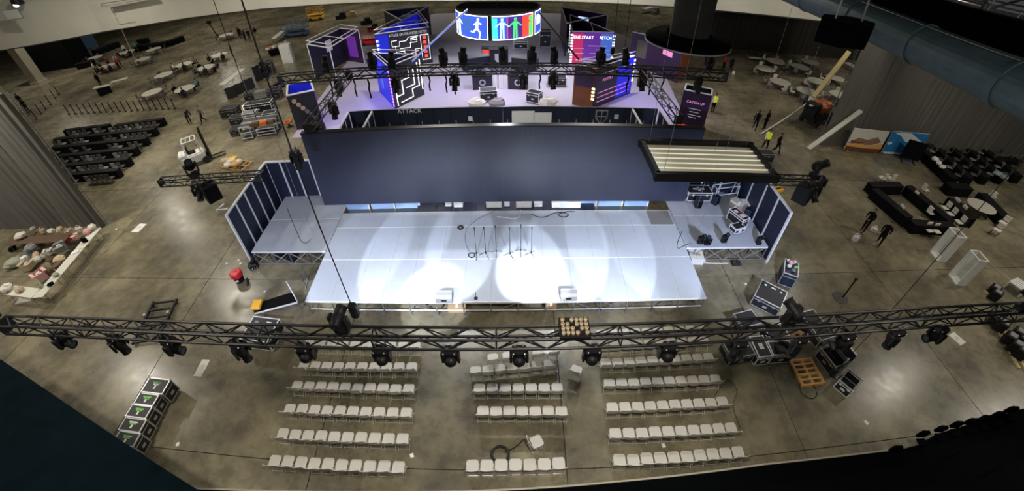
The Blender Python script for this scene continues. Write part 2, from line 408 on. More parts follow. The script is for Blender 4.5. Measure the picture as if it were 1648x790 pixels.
for k in range(11): MB().tube((0, k*4.0, 1.5), (0, k*4.0, 6.45), .05).build('hanger_rod', 'black_metal', t)
t = thing('roof_girder', 'dark roof girder with a pale lit strip beyond the catwalk', 'girder', (27, -2, 12.2))
MB().box(0, 14, 0, .5, 30, .12).box(0, 14, .9, .5, 30, .12).build('flange', 'black_metal', t)
for k in range(10): MB().beam((0, k*3, .1), (0, k*3+1.5, .9), .12).beam((0, k*3+1.5, .9), (0, k*3+3, .1), .12).build('web_bar', 'black_metal', t)
g = GY(1356, 57, 1.0)
t = thing('hanging_black_box', 'black six-sided speaker box hanging against the blue-grey duct', 'speaker', (g.x, g.y, g.z-.7))
hx = [(-1.05, -.1), (-.5, -.62), (.55, -.55), (1.1, .05), (.6, .6), (-.6, .55)]
MB().prism(hx, .45, 1.15).build('cabinet', 'stand_black', t); MB().prism([(x*.96, y*.96) for x, y in hx], 1.15, 1.2).build('lid', 'stand_black', t)
for s_ in (-.5, .5): MB().tube((s_, 0, 1.2), (s_*.6, .3, 18.2-t.location.z), .03).build('hanger', 'steel', t)
# round black column end with a wide brim
g = G(1107, 66, 9.0)
t = thing('hanging_column', 'thick dark round column with a wide black brim hanging before the far booths', 'column', (g.x, g.y, 9.0))
MB().lathe([(0, -.05), (1.85, -.05), (2.27, 0), (2.3, .12), (2.1, .28), (1.25, .36), (1.2, .45)], 40).build('brim', 'stand_black', t, smooth=True)
MB().lathe([(2.28, -.08), (2.32, -.08), (2.32, -.02), (2.28, -.02)], 40).build('brim_edge', 'alu', t)
MB().lathe([(1.06, .3), (1.06, 9.1)], 32).build('shaft', 'wall_dark', t, smooth=True)

# seating stand under the camera: pale front kerb, black tiers, side block
fr = [(-22, -9.6), (-10.9, -8.85), (-4.2, -8.4), (3.8, -8.05), (8.9, -7.9), (14.3, -7.95), (15.4, -7.85), (16.4, -7.55), (21.7, -6.85), (28, -6.1)]
b = MB()
for (x0, y0), (x1, y1) in list(zip(fr, fr[1:]))[:5]: b.beam((x0, y0+.0, .87), (x1, y1+.0, .87), .06, .3)
struct('trim_5', b, 'concrete_pale')
b = MB()
for k in range(5):
    for (x0, y0), (x1, y1) in zip(fr, fr[1:]):
        o = -.85*k-.04; z = 1.0+.8*k
        b.add([(x0, y0+o, 0), (x1, y1+o, 0), (x1, y1+o, z), (x0, y0+o, z), (x0, y0+o-.85, z), (x1, y1+o-.85, z)], [(0, 1, 2, 3), (3, 2, 5, 4)])
struct('wall_front', b, 'stand_black')
A, B_ = G(-60, 540, 3), G(292, 772, 3)
u = (B_-A).normalized(); nrm = Vector((u.y, -u.x, 0))
if nrm.y > 0: nrm = -nrm
C_ = B_+u*1.5
b = MB().prism([(A.x, A.y), ((A+nrm*9).x, (A+nrm*9).y), ((C_+nrm*9).x, (C_+nrm*9).y), (C_.x, C_.y)], 2.5, 3.0)
for (q0, q1) in ((A, C_),):
    m0, m1 = q0+nrm*1.6, q1+nrm*1.6; b.prism([(m0.x, m0.y), ((m0+nrm*7).x, (m0+nrm*7).y), ((m1+nrm*7).x, (m1+nrm*7).y), (m1.x, m1.y)], 0, 2.5)
struct('wall_side', b, 'dark_teal')
# row of black seats at the right end of the stand
pts = [(1447, 716), (1491, 692), (1520, 684), (1545, 677), (1568, 672), (1590, 667), (1612, 661), (1634, 653)]
for i, (px, py) in enumerate(pts):
    g = G(px, py+3, 1.55)
    t = thing('stand_seat', 'black seat back on the front of the dark stand, %s from the left' % ORD[i], 'seat', (g.x, g.y, 1.0), -.08, 'black seats of the stand')
    MB().rbox(0, 0, .2, .36, .10, .42, .1).build('backrest', 'stand_black', t)
    MB().rbox(0, -.22, .12, .36, .3, .07, .03).build('seat', 'stand_black', t)
    MB().box(0, -.18, 0, .1, .2, .14).build('pedestal', 'stand_black', t)
# ================================================================ STAGE
HS = .95
st = thing('main_stage', 'wide brightly lit grey stage platform in the middle of the hall', 'stage', (0, 0, 0))
PW = 1.22
rows = [(-.32, 2.38), (2.38, 4.82), (4.82, 6.1)]
for (y0, y1) in rows:
    d = y1-y0
    b = MB().box(0, 0, -.1, PW-.006, d-.012, .092, m=1).box(0, 0, -.008, PW-.006, d-.06, .008, m=0)
    b.box(0, -d/2+.018, -.008, PW-.012, .024, .010, m=1).box(0, d/2-.018, -.008, PW-.012, .024, .010, m=1)
    me = b.mesh('deck_panel', ['deck', 'deck_edge'])
    for i in range(15): place('deck_panel', me, st, (-9.15+PW*(i+.5), (y0+y1)/2, HS))
leg = MB().box(0, 0, 0, .05, .05, HS-.1).mesh('stage_leg', 'steel')
rail = MB().box(0, 0, 0, PW-.06, .04, .04).mesh('lower_rail', 'alu_white')
br = MB().beam((-.55, 0, .12), (.55, 0, .78), .035).mesh('cross_brace', 'steel')
br2 = MB().beam((.55, 0, .12), (-.55, 0, .78), .035).mesh('cross_brace', 'steel')
for y in (-.26, 2.36, 6.04):
    for i in range(16): place('stage_leg', leg, st, (-9.12+1.216*i, y, 0))
    if y < 0:
        for i in range(15):
            x = -9.15+PW*(i+.5); place('lower_rail', rail, st, (x, y, .30))
            if i % 3 == 1: place('cross_brace', br if i % 2 else br2, st, (x, y+.03, 0))
            if i == 4 or i == 11: place('cross_brace', br, st, (x, y+.03, 0)); place('cross_brace', br2, st, (x, y+.06, 0))
for i in range(3):
    for s_ in (-1, 1): MB().box(0, 0, 0, .04, 2.3, .04).build('side_rail', 'steel', st, (s_*9.1, (1.03, 3.6, 5.4)[i], .3))
# black sheet added for the shade under the stage, behind the front row
MB().box(0, 2.6, 0, 18.1, .04, .82).build('understage_dark', 'black_fabric', st)
MB().box(8.4, 5.45, HS+.001, 1.25, 1.2, .006).build('dark_hatch', 'grey', st)

def wing(name, label, x0, x1, y0, y1, side):
    t = thing(name, label, 'stage wing', ((x0+x1)/2, (y0+y1)/2, 0))
    nx = 3 if x1-x0 < 4.3 else 4; ny = 2; wx, wy = (x1-x0)/nx, (y1-y0)/ny
    me = MB().box(0, 0, -.1, wx-.006, wy-.012, .092, m=1).box(0, 0, -.008, wx-.006, wy-.04, .008).box(0, -wy/2+.018, -.008, wx-.012, .03, .01, m=1).mesh('deck_panel', ['deck', 'deck_edge'])
    for i in range(nx):
        for j in range(ny): place('deck_panel', me, t, (-(x1-x0)/2+wx*(i+.5), -(y1-y0)/2+wy*(j+.5), HS))
    for i in range(nx+1):
        for j in range(ny+1): place('stage_leg', leg, t, (-(x1-x0)/2+.04+(wx-.08/nx)*i, -(y1-y0)/2+.04+(wy-.08/ny)*j, 0))
    for i in range(nx):
        xm = -(x1-x0)/2+wx*(i+.5)
        for q in (1, -1): MB().beam((xm-wx*.42*q, 0, .1), (xm+wx*.42*q, 0, .8), .045).build('cross_brace', 'alu', t, (0, -(y1-y0)/2+.05+.03*q, 0))
    MB().box(0, -(y1-y0)/2+.02, .05, x1-x0-.1, .04, .04).build('lower_rail', 'alu', t)
    return t
wing('stage_wing', 'empty grey side platform left of the main stage', -13.5, -9.2, 3.0, 8.3, -1)
wing('stage_wing', 'grey side platform crowded with gear right of the main stage', 9.2, 13.85, 3.0, 8.2, 1)

def flat_wall(name, label, pts, h, w_=1.22, z0=0, navy='navy', frame='alu_white', group=None, n=None, st_w=.11, face=1):
    """run of scenery flats along pts; each panel and each white stile is a part"""
    root = thing(name, label, 'scenery wall', (pts[0][0], pts[0][1], z0), 0, group)
    for (x0, y0), (x1, y1) in zip(pts, pts[1:]):
        L = math.hypot(x1-x0, y1-y0); a = math.atan2(y1-y0, x1-x0); k = max(1, round(L/w_)); W = L/k
        pm = MB().box(0, 0, .06, W-.06, .05, h-.12).mesh('flat_panel', navy); sm = MB().box(0, 0, 0, st_w, .1, h).mesh('stile', frame)
        rm = MB().box(0, 0, h-.07, W, .12, .08).mesh('top_rail', frame)
        for i in range(k):
            cx = x0+(x1-x0)*(i+.5)/k-pts[0][0]; cy = y0+(y1-y0)*(i+.5)/k-pts[0][1]
            place('flat_panel', pm, root, (cx, cy, 0), (0, 0, a)); place('top_rail', rm, root, (cx, cy, 0), (0, 0, a))
        for i in range(k+1):
            place('stile', sm, root, (x0+(x1-x0)*i/k-pts[0][0], y0+(y1-y0)*i/k-pts[0][1], 0), (0, 0, a))
    return root
flat_wall('flat_wall', 'navy panel wall with white stiles around the left stage wing', [(-13.85, 3.05), (-13.95, 7.95), (-10.2, 7.95)], 3.45, w_=1.0)
flat_wall('flat_wall', 'navy panel wall with white stiles around the right stage wing', [(14.02, 2.8), (14.02, 7.9), (10.3, 7.9)], 3.45, w_=1.2)

# backstage enclosure behind the video wall
bw = flat_wall('backstage_wall', 'long dark panel wall with braces behind the video wall', [(-10.6, 14.2), (10.15, 14.0)], 3.4, frame='black_metal', navy='case_blue', w_=1.15, st_w=.05)
for i in range(19):
    x = .35+i*1.15
    MB().box(x, -.12-.01*i*.5, 1.0, .05, .05, 1.5).build('brace', 'alu', bw)
for px_, py_, w_, h_, nm, mt_ in ((842, 188, 1.5, .85, 'notice_board', 'paper'), (873, 190, 1.2, .8, 'notice_board', 'paper'), (757, 191, .28, .32, 'white_card', 'white'), (992, 188, .28, .32, 'white_card', 'white')):
    q = GY(px_, py_, 13.95); MB().box(q.x+10.6, q.y-14.2, q.z-h_/2, w_, .05, h_).build(nm, mt_, bw)
q = GY(968, 188, 13.9)
MB().add([(-.42, 0, .5), (.42, 0, .5), (.42, 0, -.1), (0, 0, -.6), (-.42, 0, -.1), (-.34, -.02, .42), (.34, -.02, .42), (.34, -.02, -.06), (0, -.02, -.48), (-.34, -.02, -.06)],
         [(0, 1, 6, 5), (1, 2, 7, 6), (2, 3, 8, 7), (3, 4, 9, 8), (4, 0, 5, 9)]).box(0, -.01, -.45, .05, .02, .9).box(0, -.01, 0, .7, .02, .05).build('shield_emblem', 'alu', bw, (q.x+10.6, q.y-14.2, q.z))
q = GY(659, 179, 13.95)
lettering('ATTACK', .42, 'white', bw, (q.x+10.6, -.25, q.z), (PI/2, 0, 0), ext=.01)
flat_wall('backstage_return', 'dark return wall with white top at the left end of the backstage enclosure', [(-10.7, 14.1), (-10.5, 11.0)], 3.4, frame='alu_white', w_=1.0, st_w=.07)
flat_wall('backstage_return', 'short dark partition inside the left end of the backstage enclosure', [(-9.0, 14.1), (-8.95, 11.6)], 3.4, frame='alu_white', w_=1.2, st_w=.07)
flat_wall('backstage_return', 'dark return wall with white top at the right end of the backstage enclosure', [(10.3, 13.9), (10.35, 10.8)], 3.4, frame='alu_white', w_=1.0, st_w=.07)
flat_wall('backstage_return', 'short dark partition inside the right end of the backstage enclosure', [(8.4, 13.9), (8.45, 11.4)], 3.4, frame='alu_white', w_=1.2, st_w=.07)

# video wall: 20 x 4.5 m of switched-off tiles
vw = thing('video_wall', 'huge dark navy switched-off video wall across the back of the stage', 'video wall', (-.1, 6.35, 1.42))
nx, nz = 40, 9; tw, th = 20.2/nx, 4.47/nz
me = MB().box(0, 0, 0, tw-.0015, .09, th-.0015).mesh('screen_tile', 'led_face')
for i in range(nx):
    for j in range(nz):
        if (i*nz+j) < 300: place('screen_tile', me, vw, (-10.1+tw*(i+.5), 0, th*j))
b = MB()
for i in range(nx):
    for j in range(nz):
        if (i*nz+j) >= 300: b.box(-10.1+tw*(i+.5), 0, th*j, tw-.0015, .09, th-.0015)
tag(b.build('screen_tile_field', 'led_face', vw), kind='stuff')
for x in range(11): MB().box(-10+2*x, .12, 0, .06, .12, 4.47).build('rear_frame', 'black_metal', vw)
MB().box(0, .07, 4.47, 20.2, .3, .06).build('top_header', 'black_metal', vw)
b = MB().beam((8.6, -.2, 4.7), (10.9, .4, 4.5), .05)
# behind / below the video wall
for i, x in enumerate((-8.6, -7.1, -5.65, 4.3, 5.8, 7.3)):
    t = thing('scenery_flat', 'pale blue lit flat below the video wall, %s from left' % ORD[i], 'scenery flat', (x+.1, 6.85, .0), 0, 'pale blue flats under the video wall')
    MB().box(0, 0, 0, 1.38, .05, 1.12).build('blue_face', 'sky_panel', t); MB().box(.68, -.035, 0, .09, .04, 1.12).build('white_stile', 'white', t)
bs = thing('backstage_walkway', 'narrow navy walkway deck just behind the stage under the video wall', 'platform', (0, 7.1, 0))
for i in range(9): MB().box(-4.4+i*1.1, -.15, .78, 1.08, 1.6, .1).build('deck_panel', 'navy', bs)
for i in range(5): place('stage_leg', leg, bs, (-4.6+i*2.3, 0, -.02))
for i, (px, w_, d_, h_, mt_) in enumerate(((722, .35, .3, .3, 'white'), (738, .5, .45, .35, 'paper'), (795, .85, .5, .35, 'offwhite'), (816, .3, .3, .3, 'white'), (843, .85, .5, .35, 'offwhite'), (866, .45, .35, .25, 'white'), (895, .5, .5, .3, 'paper'), (917, 1.15, .55, .4, 'white'))):
    g = G(px, 331, .9)
    t = thing('storage_box', 'pale box under the video wall, %s from left' % ORD[i], 'box', (g.x, g.y+.1, .885), 0, 'pale boxes under the video wall')
    MB().rbox(0, 0, 0, w_, d_, h_, .02).build('body', mt_, t); MB().box(0, 0, h_, w_+.02, d_+.02, .03).build('lid', mt_, t)
t = thing('coiled_cable', 'pale coiled cable lying on the right pale box', 'cable', (G(917, 331, .9).x, G(917, 331, .9).y+.1, 1.32))
MB().path([(.25*math.cos(a*.5)*(1-.004*a), .2*math.sin(a*.5), .02+.004*a) for a in range(40)], .03).build('coil', 'white', t)

# flown slatted frame over the right wing
fr_ = thing('slatted_frame', 'black flown frame with cream slats over the right of the stage', 'frame', (8.95, 3.3, 5.95), 0)
W, D = 5.35, 2.75
for s_ in (-1, 1): MB().box(0, s_*D/2, -.18, W+.3, .22, .36).build('long_beam', 'black', fr_); MB().box(s_*W/2, 0, -.18, .18, D, .36).build('end_beam', 'black', fr_)
for i in range(6):
    y = -D/2+.2+(D-.4)*(i+.5)/6
    MB().box(0, y, -.03, W-.2, (D-.4)/6-.03, .05).build('slat', 'cream', fr_); MB().box(0, y-(D-.4)/12, .0, W-.2, .04, .06).build('slat_edge', 'cream_line', fr_)
MB().box(0, -D/2+.16, -.1, W-.3, .1, .12).build('inner_lip', 'steel', fr_)
for sx in (-1, 1):
    for sy in (-1, 1): MB().tube((sx*2.4, sy*1.2, .15), (sx*2.4, sy*1.2, 12.2), .008, 4).build('hanging_wire', 'steel', fr_)

# ---------------------------------------------------------------- trusses
def truss(label, A, B, w_=.34, bay=.6, mt='truss_black', rc=.036, rb=.019, group=None, ends=True):
    A, B = Vector(A), Vector(B); d = B-A; L = d.length
    root = thing('box_truss', label, 'truss', A, 0, group); root.rotation_euler = d.to_track_quat('X', 'Z').to_euler()
    n = max(2, round(L/bay)); bl = L/n; h = w_/2
    ch = MB().tube((0, 0, 0), (L, 0, 0), rc, 8).mesh('chord', mt)
    for sy in (-1, 1):
        for sz in (-1, 1): place('chord', ch, root, (0, sy*h, sz*h))
    dg = MB().tube((0, 0, -h), (bl, 0, h), rb, 5, caps=False).mesh('brace', mt); dg2 = MB().tube((0, 0, h), (bl, 0, -h), rb, 5, caps=False).mesh('brace', mt)
    for i in range(n):
        m_ = dg if i % 2 else dg2; m2 = dg2 if i % 2 else dg
        for s_ in (-1, 1):
            place('brace', m_, root, (i*bl, s_*h, 0)); place('brace', m2, root, (i*bl, 0, s_*h), (PI/2, 0, 0))
    fm = MB().box(0, 0, -h, .03, .03, w_).mesh('upright', mt); fh = MB().box(0, 0, -.015, .03, w_, .03).mesh('spreader', mt)
    for i in range(0, n+1, 5):
        for s_ in (-1, 1): place('upright', fm, root, (i*bl, s_*h, 0)); place('spreader', fh, root, (i*bl, 0, s_*h))
    if ends:
        for x in (0, L):
            MB().box(x, 0, -h-.03, .04, w_+.06, w_+.06).build('end_plate', mt, root)
    return root
xa, xb = G(18, 515, TZ).x, G(1662, 482, TZ).x
truss('long black lighting truss spanning the hall in front of the stage', (xa, TY-.08, TZ), (xb, TY+.08, TZ), .40, .62, rc=.042, rb=.022)
BZ = 6.2
pa, pb = G(456, 122, BZ), G(1174, 128, BZ); yb = (pa.y+pb.y)/2
truss('black lighting truss behind the video wall before the exhibition booths', (pa.x, yb+.3, BZ), (pb.x, yb-.3, BZ), .52, .75, rc=.055, rb=.03)
truss('black truss arm running from back truss to the left end of video wall', (-9.7, 6.3, BZ), (-9.75, yb-.1, BZ), .4, .6)
truss('black truss arm running from back truss to the right end of video wall', (8.6, 6.6, BZ), (8.5, yb-.2, BZ), .4, .6)
sa, sb_ = G(259, 293, 4.9), G(425, 281, 4.9)
truss('short black truss beside the left stage wing carrying one speaker', sa, (sb_.x, sa.y+.1, 4.9), .36, .5)
ra, rb_ = G(1236, 289, 4.9), G(1326, 291, 4.9)
truss('short black truss beside the right stage wing carrying one speaker', (ra.x, ra.y, 4.9), (rb_.x, ra.y, 4.9), .36, .5)

# hoist chains
def chain(px, py, z0, label, r=.035, ztop=18.12):
    g = G(px, py, z0); t = thing('hoist_chain', label, 'chain', (g.x, g.y, z0))
    MB().tube((0, 0, .35), (0, 0, ztop-z0), r, 6).build('chain_fall', 'black', t)
    MB().rbox(0, 0, .02, .22, .22, .45, .05).build('hoist_body', 'black_metal', t)
    MB().path([(0, 0, .06), (.05, 0, 0), (.02, 0, -.06), (-.05, 0, -.05)], .018).build('hook', 'steel', t)
chain(573, 508, TZ+.2, 'black hoist chain rising from front truss over the left stage edge', .014)
chain(1338, 604, .7, 'black hoist chain hanging beside the wooden pallets at right', .014)
chain(418, 205, .3, 'black hoist chain hanging over the dark equipment cluster at left', .03)
for i, px in enumerate((985, 1004)): chain(px, 88, BZ+.4, 'thin black hoist chain above the right booths, %s of pair' % ('left' if i == 0 else 'right'), .02)

# moving heads ----------------------------------------------------
_mh = {}
def mh_mesh(lit=False):
    if 'base' not in _mh:
        _mh['clamp'] = MB().box(0, 0, 0, .06, .05, .16).mesh('clamp', 'steel')
        _mh['base'] = MB().rbox(0, 0, -.2, .42, .30, .2, .04).box(0, -.16, -.15, .2, .02, .1).mesh('base', 'black_metal')
        y = MB()
        for s_ in (-1, 1): y.obox((s_*.235, 0, -.42), (.035, 0, 0), (0, .10, 0), (0, 0, .21)); y.ball((s_*.235, 0, -.56), .11, 8, 6, (.5, 1, 1))
        y.box(0, 0, -.25, .5, .2, .06); _mh['yoke'] = y.mesh('yoke', 'black_metal')
        h = MB().lathe([(0, -.30), (.13, -.28), (.17, -.2), (.18, .02), (.155, .1), (.15, .30), (.165, .31), (.165, .36), (.13, .36)], 14)
        for k in range(5): h.lathe([(.183, -.17+.04*k), (.19, -.165+.04*k), (.183, -.15+.04*k)], 14)
        _mh['head'] = h.mesh('head', 'black', True)
        _mh['lens'] = MB().lathe([(0, .355), (.08, .352), (.13, .34)], 14).mesh('lens', 'lens', True)
        _mh['lens_lit'] = MB().lathe([(0, .365), (.08, .362), (.13, .35)], 14).mesh('lens', 'lens_lit', True)
        _mh['knob'] = MB().ball((0, 0, 0), .03, 6, 4).mesh('lock_knob', 'alu')
    return _mh
def moving_head(loc, aim, label, sc=1.0, lit=False, up=False, group='moving head lights'):
    M_ = mh_mesh(); t = thing('moving_head_light', label, 'stage light', loc, 0, group); t.scale = (sc, sc, sc)
    if up: t.rotation_euler = (PI, 0, 0)
    for s_ in (-.12, .12): place('clamp', M_['clamp'], t, (s_, 0, 0))
    place('base', M_['base'], t); place('lock_knob', M_['knob'], t, (.16, -.16, -.06)); place('lock_knob', M_['knob'], t, (-.16, -.16, -.06))
    v = Vector(aim)-Vector(loc); v = Vector((v.x, v.y, v.z))
    if up: v = Vector((v.x, -v.y, -v.z))
    pan = math.atan2(v.y, v.x)-PI/2
    yk = place('yoke', M_['yoke'], t, (0, 0, 0), (0, 0, pan))
    hd = place('head', M_['head'], t, (0, 0, -.56)); hd.rotation_euler = v.to_track_quat('Z', 'Y').to_euler()
    place('lens', M_['lens_lit' if lit else 'lens'], hd)
    return t
fx = [85, 180, 270, 385, 492, 615, 725, 835, 952, 1075, 1190, 1290, 1370, 1455, 1530]
for i, px in enumerate(fx):
    x = G(px, 543, TZ-.3).x
    lit = 4 <= i <= 9
    if lit: aim = (x*.95, 2.5, .9)
    elif i in (0, 2): aim = (x+6, -6.5, 5.0)
    elif i in (12, 14): aim = (x-6, -6.4, 5.2)
    else: aim = (x+(.6 if i % 2 else -.6), -6.6, 0)
    moving_head((x, TY-.15, TZ-.24), aim, 'black moving head light under front truss, %s from left' % ORD[i], .88, lit)
for i, (px, py) in enumerate(((567, 505), (1250, 474), (12, 480), (1636, 470))):
    g = G(px, py, TZ+.8)
    moving_head((G(px, 510, TZ).x, TY, TZ+.24), (G(px, 510, TZ).x+(-2 if px > 1000 else 1), -1, TZ+1.8), 'black moving head light standing on top of front truss, %s' % ('above left stage edge', 'above the flight cases at right', 'at its left end', 'at its right end')[i], .92, False, True)
# heads on the back truss
for i, px in enumerate((545, 633, 728, 842, 893, 1040, 1128)):
    x = G(px, 118, BZ).x
    moving_head((x, yb, BZ-.3), (x+.4*(i-3), yb-2, 0), 'black moving head light under back truss, %s from left' % ORD[i], 1.15)
for i, px in enumerate((462, 545, 612, 640, 718, 748, 810, 855, 890, 962, 1000, 1125)):
    x = G(px, 105, BZ).x
    moving_head((x, yb, BZ+.3), (x+(.5 if i % 2 else -.7), yb+.4, BZ+3), 'black moving head light standing on the back truss, %s from left' % ORD[i], 1.15, False, True)
for i, (px, py) in enumerate(((520, 160), (500, 195), (470, 235))):
    g = G(px, py, BZ); moving_head((g.x if i == 2 else -9.72, g.y, BZ-.22), (g.x, g.y-1, 0), 'black moving head light on left truss arm, %s from back truss' % ORD[i], 1.1)
# dark cable drops hanging from the back truss
for i, px in enumerate((526, 562, 584, 683, 711, 725, 872, 1022, 1061, 1080)):
    x = G(px, 130, BZ).x
    tag(MB().path([(0, 0, 0), (.05, 0, -.3), (-.03, 0, -.6), (.0, 0, -.95-.15*(i % 3))], .05, 6).build('cable_drop', 'black_fabric', None, (x, yb-.3, BZ-.25)), 'black cable bundle hanging from back truss, %s from left' % ORD[i], 'cable', 'cable bundles under the back truss')

# hanging side speakers
def side_speaker(px, py, ang, label, y_):
    g = GY(px, py, y_); t = thing('hanging_speaker', label, 'speaker', (g.x, y_, 3.75), ang)
    MB().rbox(0, 0, 0, .75, .75, .95, .04).build('cabinet', 'black', t); MB().box(0, -.385, .06, .65, .02, .8).build('grille', 'black_fabric', t)
    for s_ in (-.25, .25): MB().tube((s_, 0, .95), (s_, 0, 1.0), .02).build('eye_bolt', 'steel', t)
    MB().box(0, 0, .98, .6, .1, .08).build('fly_bar', 'black_metal', t)
side_speaker(335, 300, PI/4+.1, 'black cube speaker hanging under the short left truss', sa.y-.05)
side_speaker(1300, 296, PI/4-.1, 'black cube speaker hanging under the short right truss', ra.y-.05)
for i, (px, lab) in enumerate(((315, 'left'), (1310, 'right'))):
    tr = sa.y if i == 0 else ra.y
    moving_head((GY(px, 285, tr).x, tr, 5.1), (GY(px, 285, tr).x+1, tr-1, 6.5), 'black moving head light standing on the short %s truss' % lab, 1.2, False, True)
    moving_head((GY(px+(-8 if i == 0 else 14), 285, tr).x, tr, 4.7), (GY(px, 285, tr).x+1, tr-3, 2), 'black moving head light under the short %s truss' % lab, 1.1)
# lamp tray hung on the front truss
g = G(920, 518, TZ)
t = thing('lamp_tray', 'black tray with rows of brass lamp cups on the front truss', 'light', (g.x, TY+.05, TZ+.22))
MB().box(0, 0, 0, .75, .62, .12).build('tray', 'black_metal', t)
cup = MB().lathe([(.0, .01), (.045, .02), (.05, .09), (.04, .09)], 10).mesh('lamp_cup', 'beige')
for i in range(6):
    for j in range(4):
        if (i+j) % 5 != 4: place('lamp_cup', cup, t, (-.29+.115*i, -.2+.13*j, .11))

# ---------------------------------------------------------------- things on the stage
def mic_stand(px, py, i):
    g = G(px, py, HS)
    t = thing('microphone_stand', 'thin black tripod microphone stand on the stage, %s from left' % ORD[i], 'microphone stand', (g.x, g.y, HS+.002), (i % 2)*.5, 'microphone stands in a row on stage')
    MB().tube((0, 0, .2), (0, 0, 1.6), .011).tube((0, 0, 0.1), (0, 0, .8), .016).build('pole', 'black_metal', t)
    for k in range(3):
        a = 2*PI*k/3+PI/6; MB().tube((0, 0, .22), (.33*math.cos(a), .33*math.sin(a), .012), .012).build('leg', 'black_metal', t)
    MB().rbox(0, 0, .17, .05, .05, .1, .01).build('tripod_hub', 'black', t)
    MB().tube((0, 0, 1.6), (0, .02, 1.72), .018).ball((0, .025, 1.75), .035).build('microphone', 'black', t)
for i, (px, py) in enumerate(((767, 412), (782, 411), (799, 409), (821, 412), (838, 407), (855, 411))): mic_stand(px, py, i)
def wedge(px, py, label):
    g = G(px, py, HS); t = thing('stage_monitor', label, 'speaker', (g.x, g.y, HS+.002))
    prof = [(-.28, 0), (.28, 0), (.28, .14), (.05, .40), (-.18, .40), (-.28, .3)]
    b = MB(); n = len(prof)
    vs = [(s_*.36, y, z) for s_ in (-1, 1) for y, z in prof]
    b.add(vs, [tuple(range(n)), tuple(range(2*n-1, n-1, -1))]+[(i, n+i, n+(i+1) % n, (i+1) % n) for i in range(n)])
    b.build('cabinet', 'grey', t); MB().obox((0, .175, .28), (.32, 0, 0), (0, .1, -.113), (0, .012, .011)).build('grille', 'steel', t)
    MB().box(0, -.285, .12, .24, .02, .1).build('handle', 'black', t)
wedge(716, 480, 'grey wedge monitor on the stage front, left one'); wedge(914, 477, 'grey wedge monitor on the stage front, right one')
g = G(766, 480, HS); t = thing('floor_microphone', 'small black microphone on a short stand at the stage front', 'microphone', (g.x, g.y, HS+.002))
MB().disc((0, 0, .02), .09, 12).build('base', 'black', t); MB().tube((0, 0, .02), (0, .05, .28), .012).build('stem', 'black', t); MB().ball((0, .055, .31), .035).build('capsule', 'steel', t)
def coil(name, px, py, z, r, label, n=4, th=.02, mt='rubber', tail=None):
    g = G(px, py, z); t = thing(name, label, 'cable', (g.x, g.y, z+.003))
    rnd = random.Random(int(px))
    pts = [((r+.03*math.sin(i*1.3))*math.cos(i*.35), (r+.03*math.cos(i*.9))*math.sin(i*.35), th+.012*(i//18)) for i in range(18*n)]
    MB().path(pts, th).build('coil', mt, t)
    if tail: MB().path([(Vector(G(*q, z))-g)+Vector((0, 0, th)) for q in tail], th*.8).build('loose_end', mt, t)
    return t
coil('cable_coil', 741, 367, HS, .13, 'small black cable coil on the stage beside the microphone stands', 3)
coil('cable_coil', 759, 411, HS, .16, 'thin cable loop lying at the foot of the first microphone stand', 3, .01, tail=[(757, 408), (750, 395), (748, 380), (752, 366), (770, 352), (795, 340)])
coil('cable_coil', 805, 732, 0, .30, 'thick black cable coil on the floor before the nearest middle chairs', 6, .03, tail=[(812, 728), (826, 722), (834, 716), (842, 708)])
def cable(px, z, label, mt='rubber', r=.012, sm=4, name='loose_cable'):
    pts = [G(x, y, z)+Vector((0, 0, r)) for x, y in px]; o = pts[0]; q = []
    for i in range(len(pts)-1):
        p0, p1, p2, p3 = pts[max(i-1, 0)], pts[i], pts[i+1], pts[min(i+2, len(pts)-1)]
        for k in range(sm):
            t_ = k/sm; q.append(.5*((2*p1)+(p2-p0)*t_+(2*p0-5*p1+4*p2-p3)*t_*t_+(3*p1-p0-3*p2+p3)*t_**3))
    q.append(pts[-1])
    return tag(MB().path([v-o for v in q], r).build(name, mt, None, o), label, 'cable')
cable([(838, 338), (836, 348), (826, 352), (812, 350), (800, 349)], HS, 'white cable trailing across the back of the stage', 'white', .02)
cable([(855, 345), (868, 350), (880, 349), (890, 344), (903, 342), (915, 346), (908, 350), (898, 346), (912, 341), (925, 341)], HS, 'tangled dark cable at the back of the stage right of centre', 'rubber', .02)
cable([(1098, 372), (1090, 392), (1092, 400), (1100, 396), (1112, 392)], HS, 'thin dark cable curling at the corner of the right wing', 'rubber', .012)
cable([(462, 335), (474, 365), (485, 388), (494, 391), (500, 385)], HS, 'thin dark cable lying on the left wing', 'rubber', .012)
cable([(1113, 424), (1130, 423), (1150, 424), (1172, 424)], 0, 'white cable on the floor below the right wing', 'white', .02)
for i, (px, py, tx) in enumerate(((502, 372, 0), (517, 374, 0), (1107, 378, 1), (1122, 378, 1))):
    g = G(px, py, HS)
    tag(MB().tube((0, 0, 0), ((.0 if tx else .0), 0, 7), .009, 4).build('hanging_wire', 'steel', None, (g.x, g.y, HS)), 'thin wire hanging to the %s wing, %s of its pair' % ('right' if tx else 'left', 'left' if i % 2 == 0 else 'right'), 'wire')
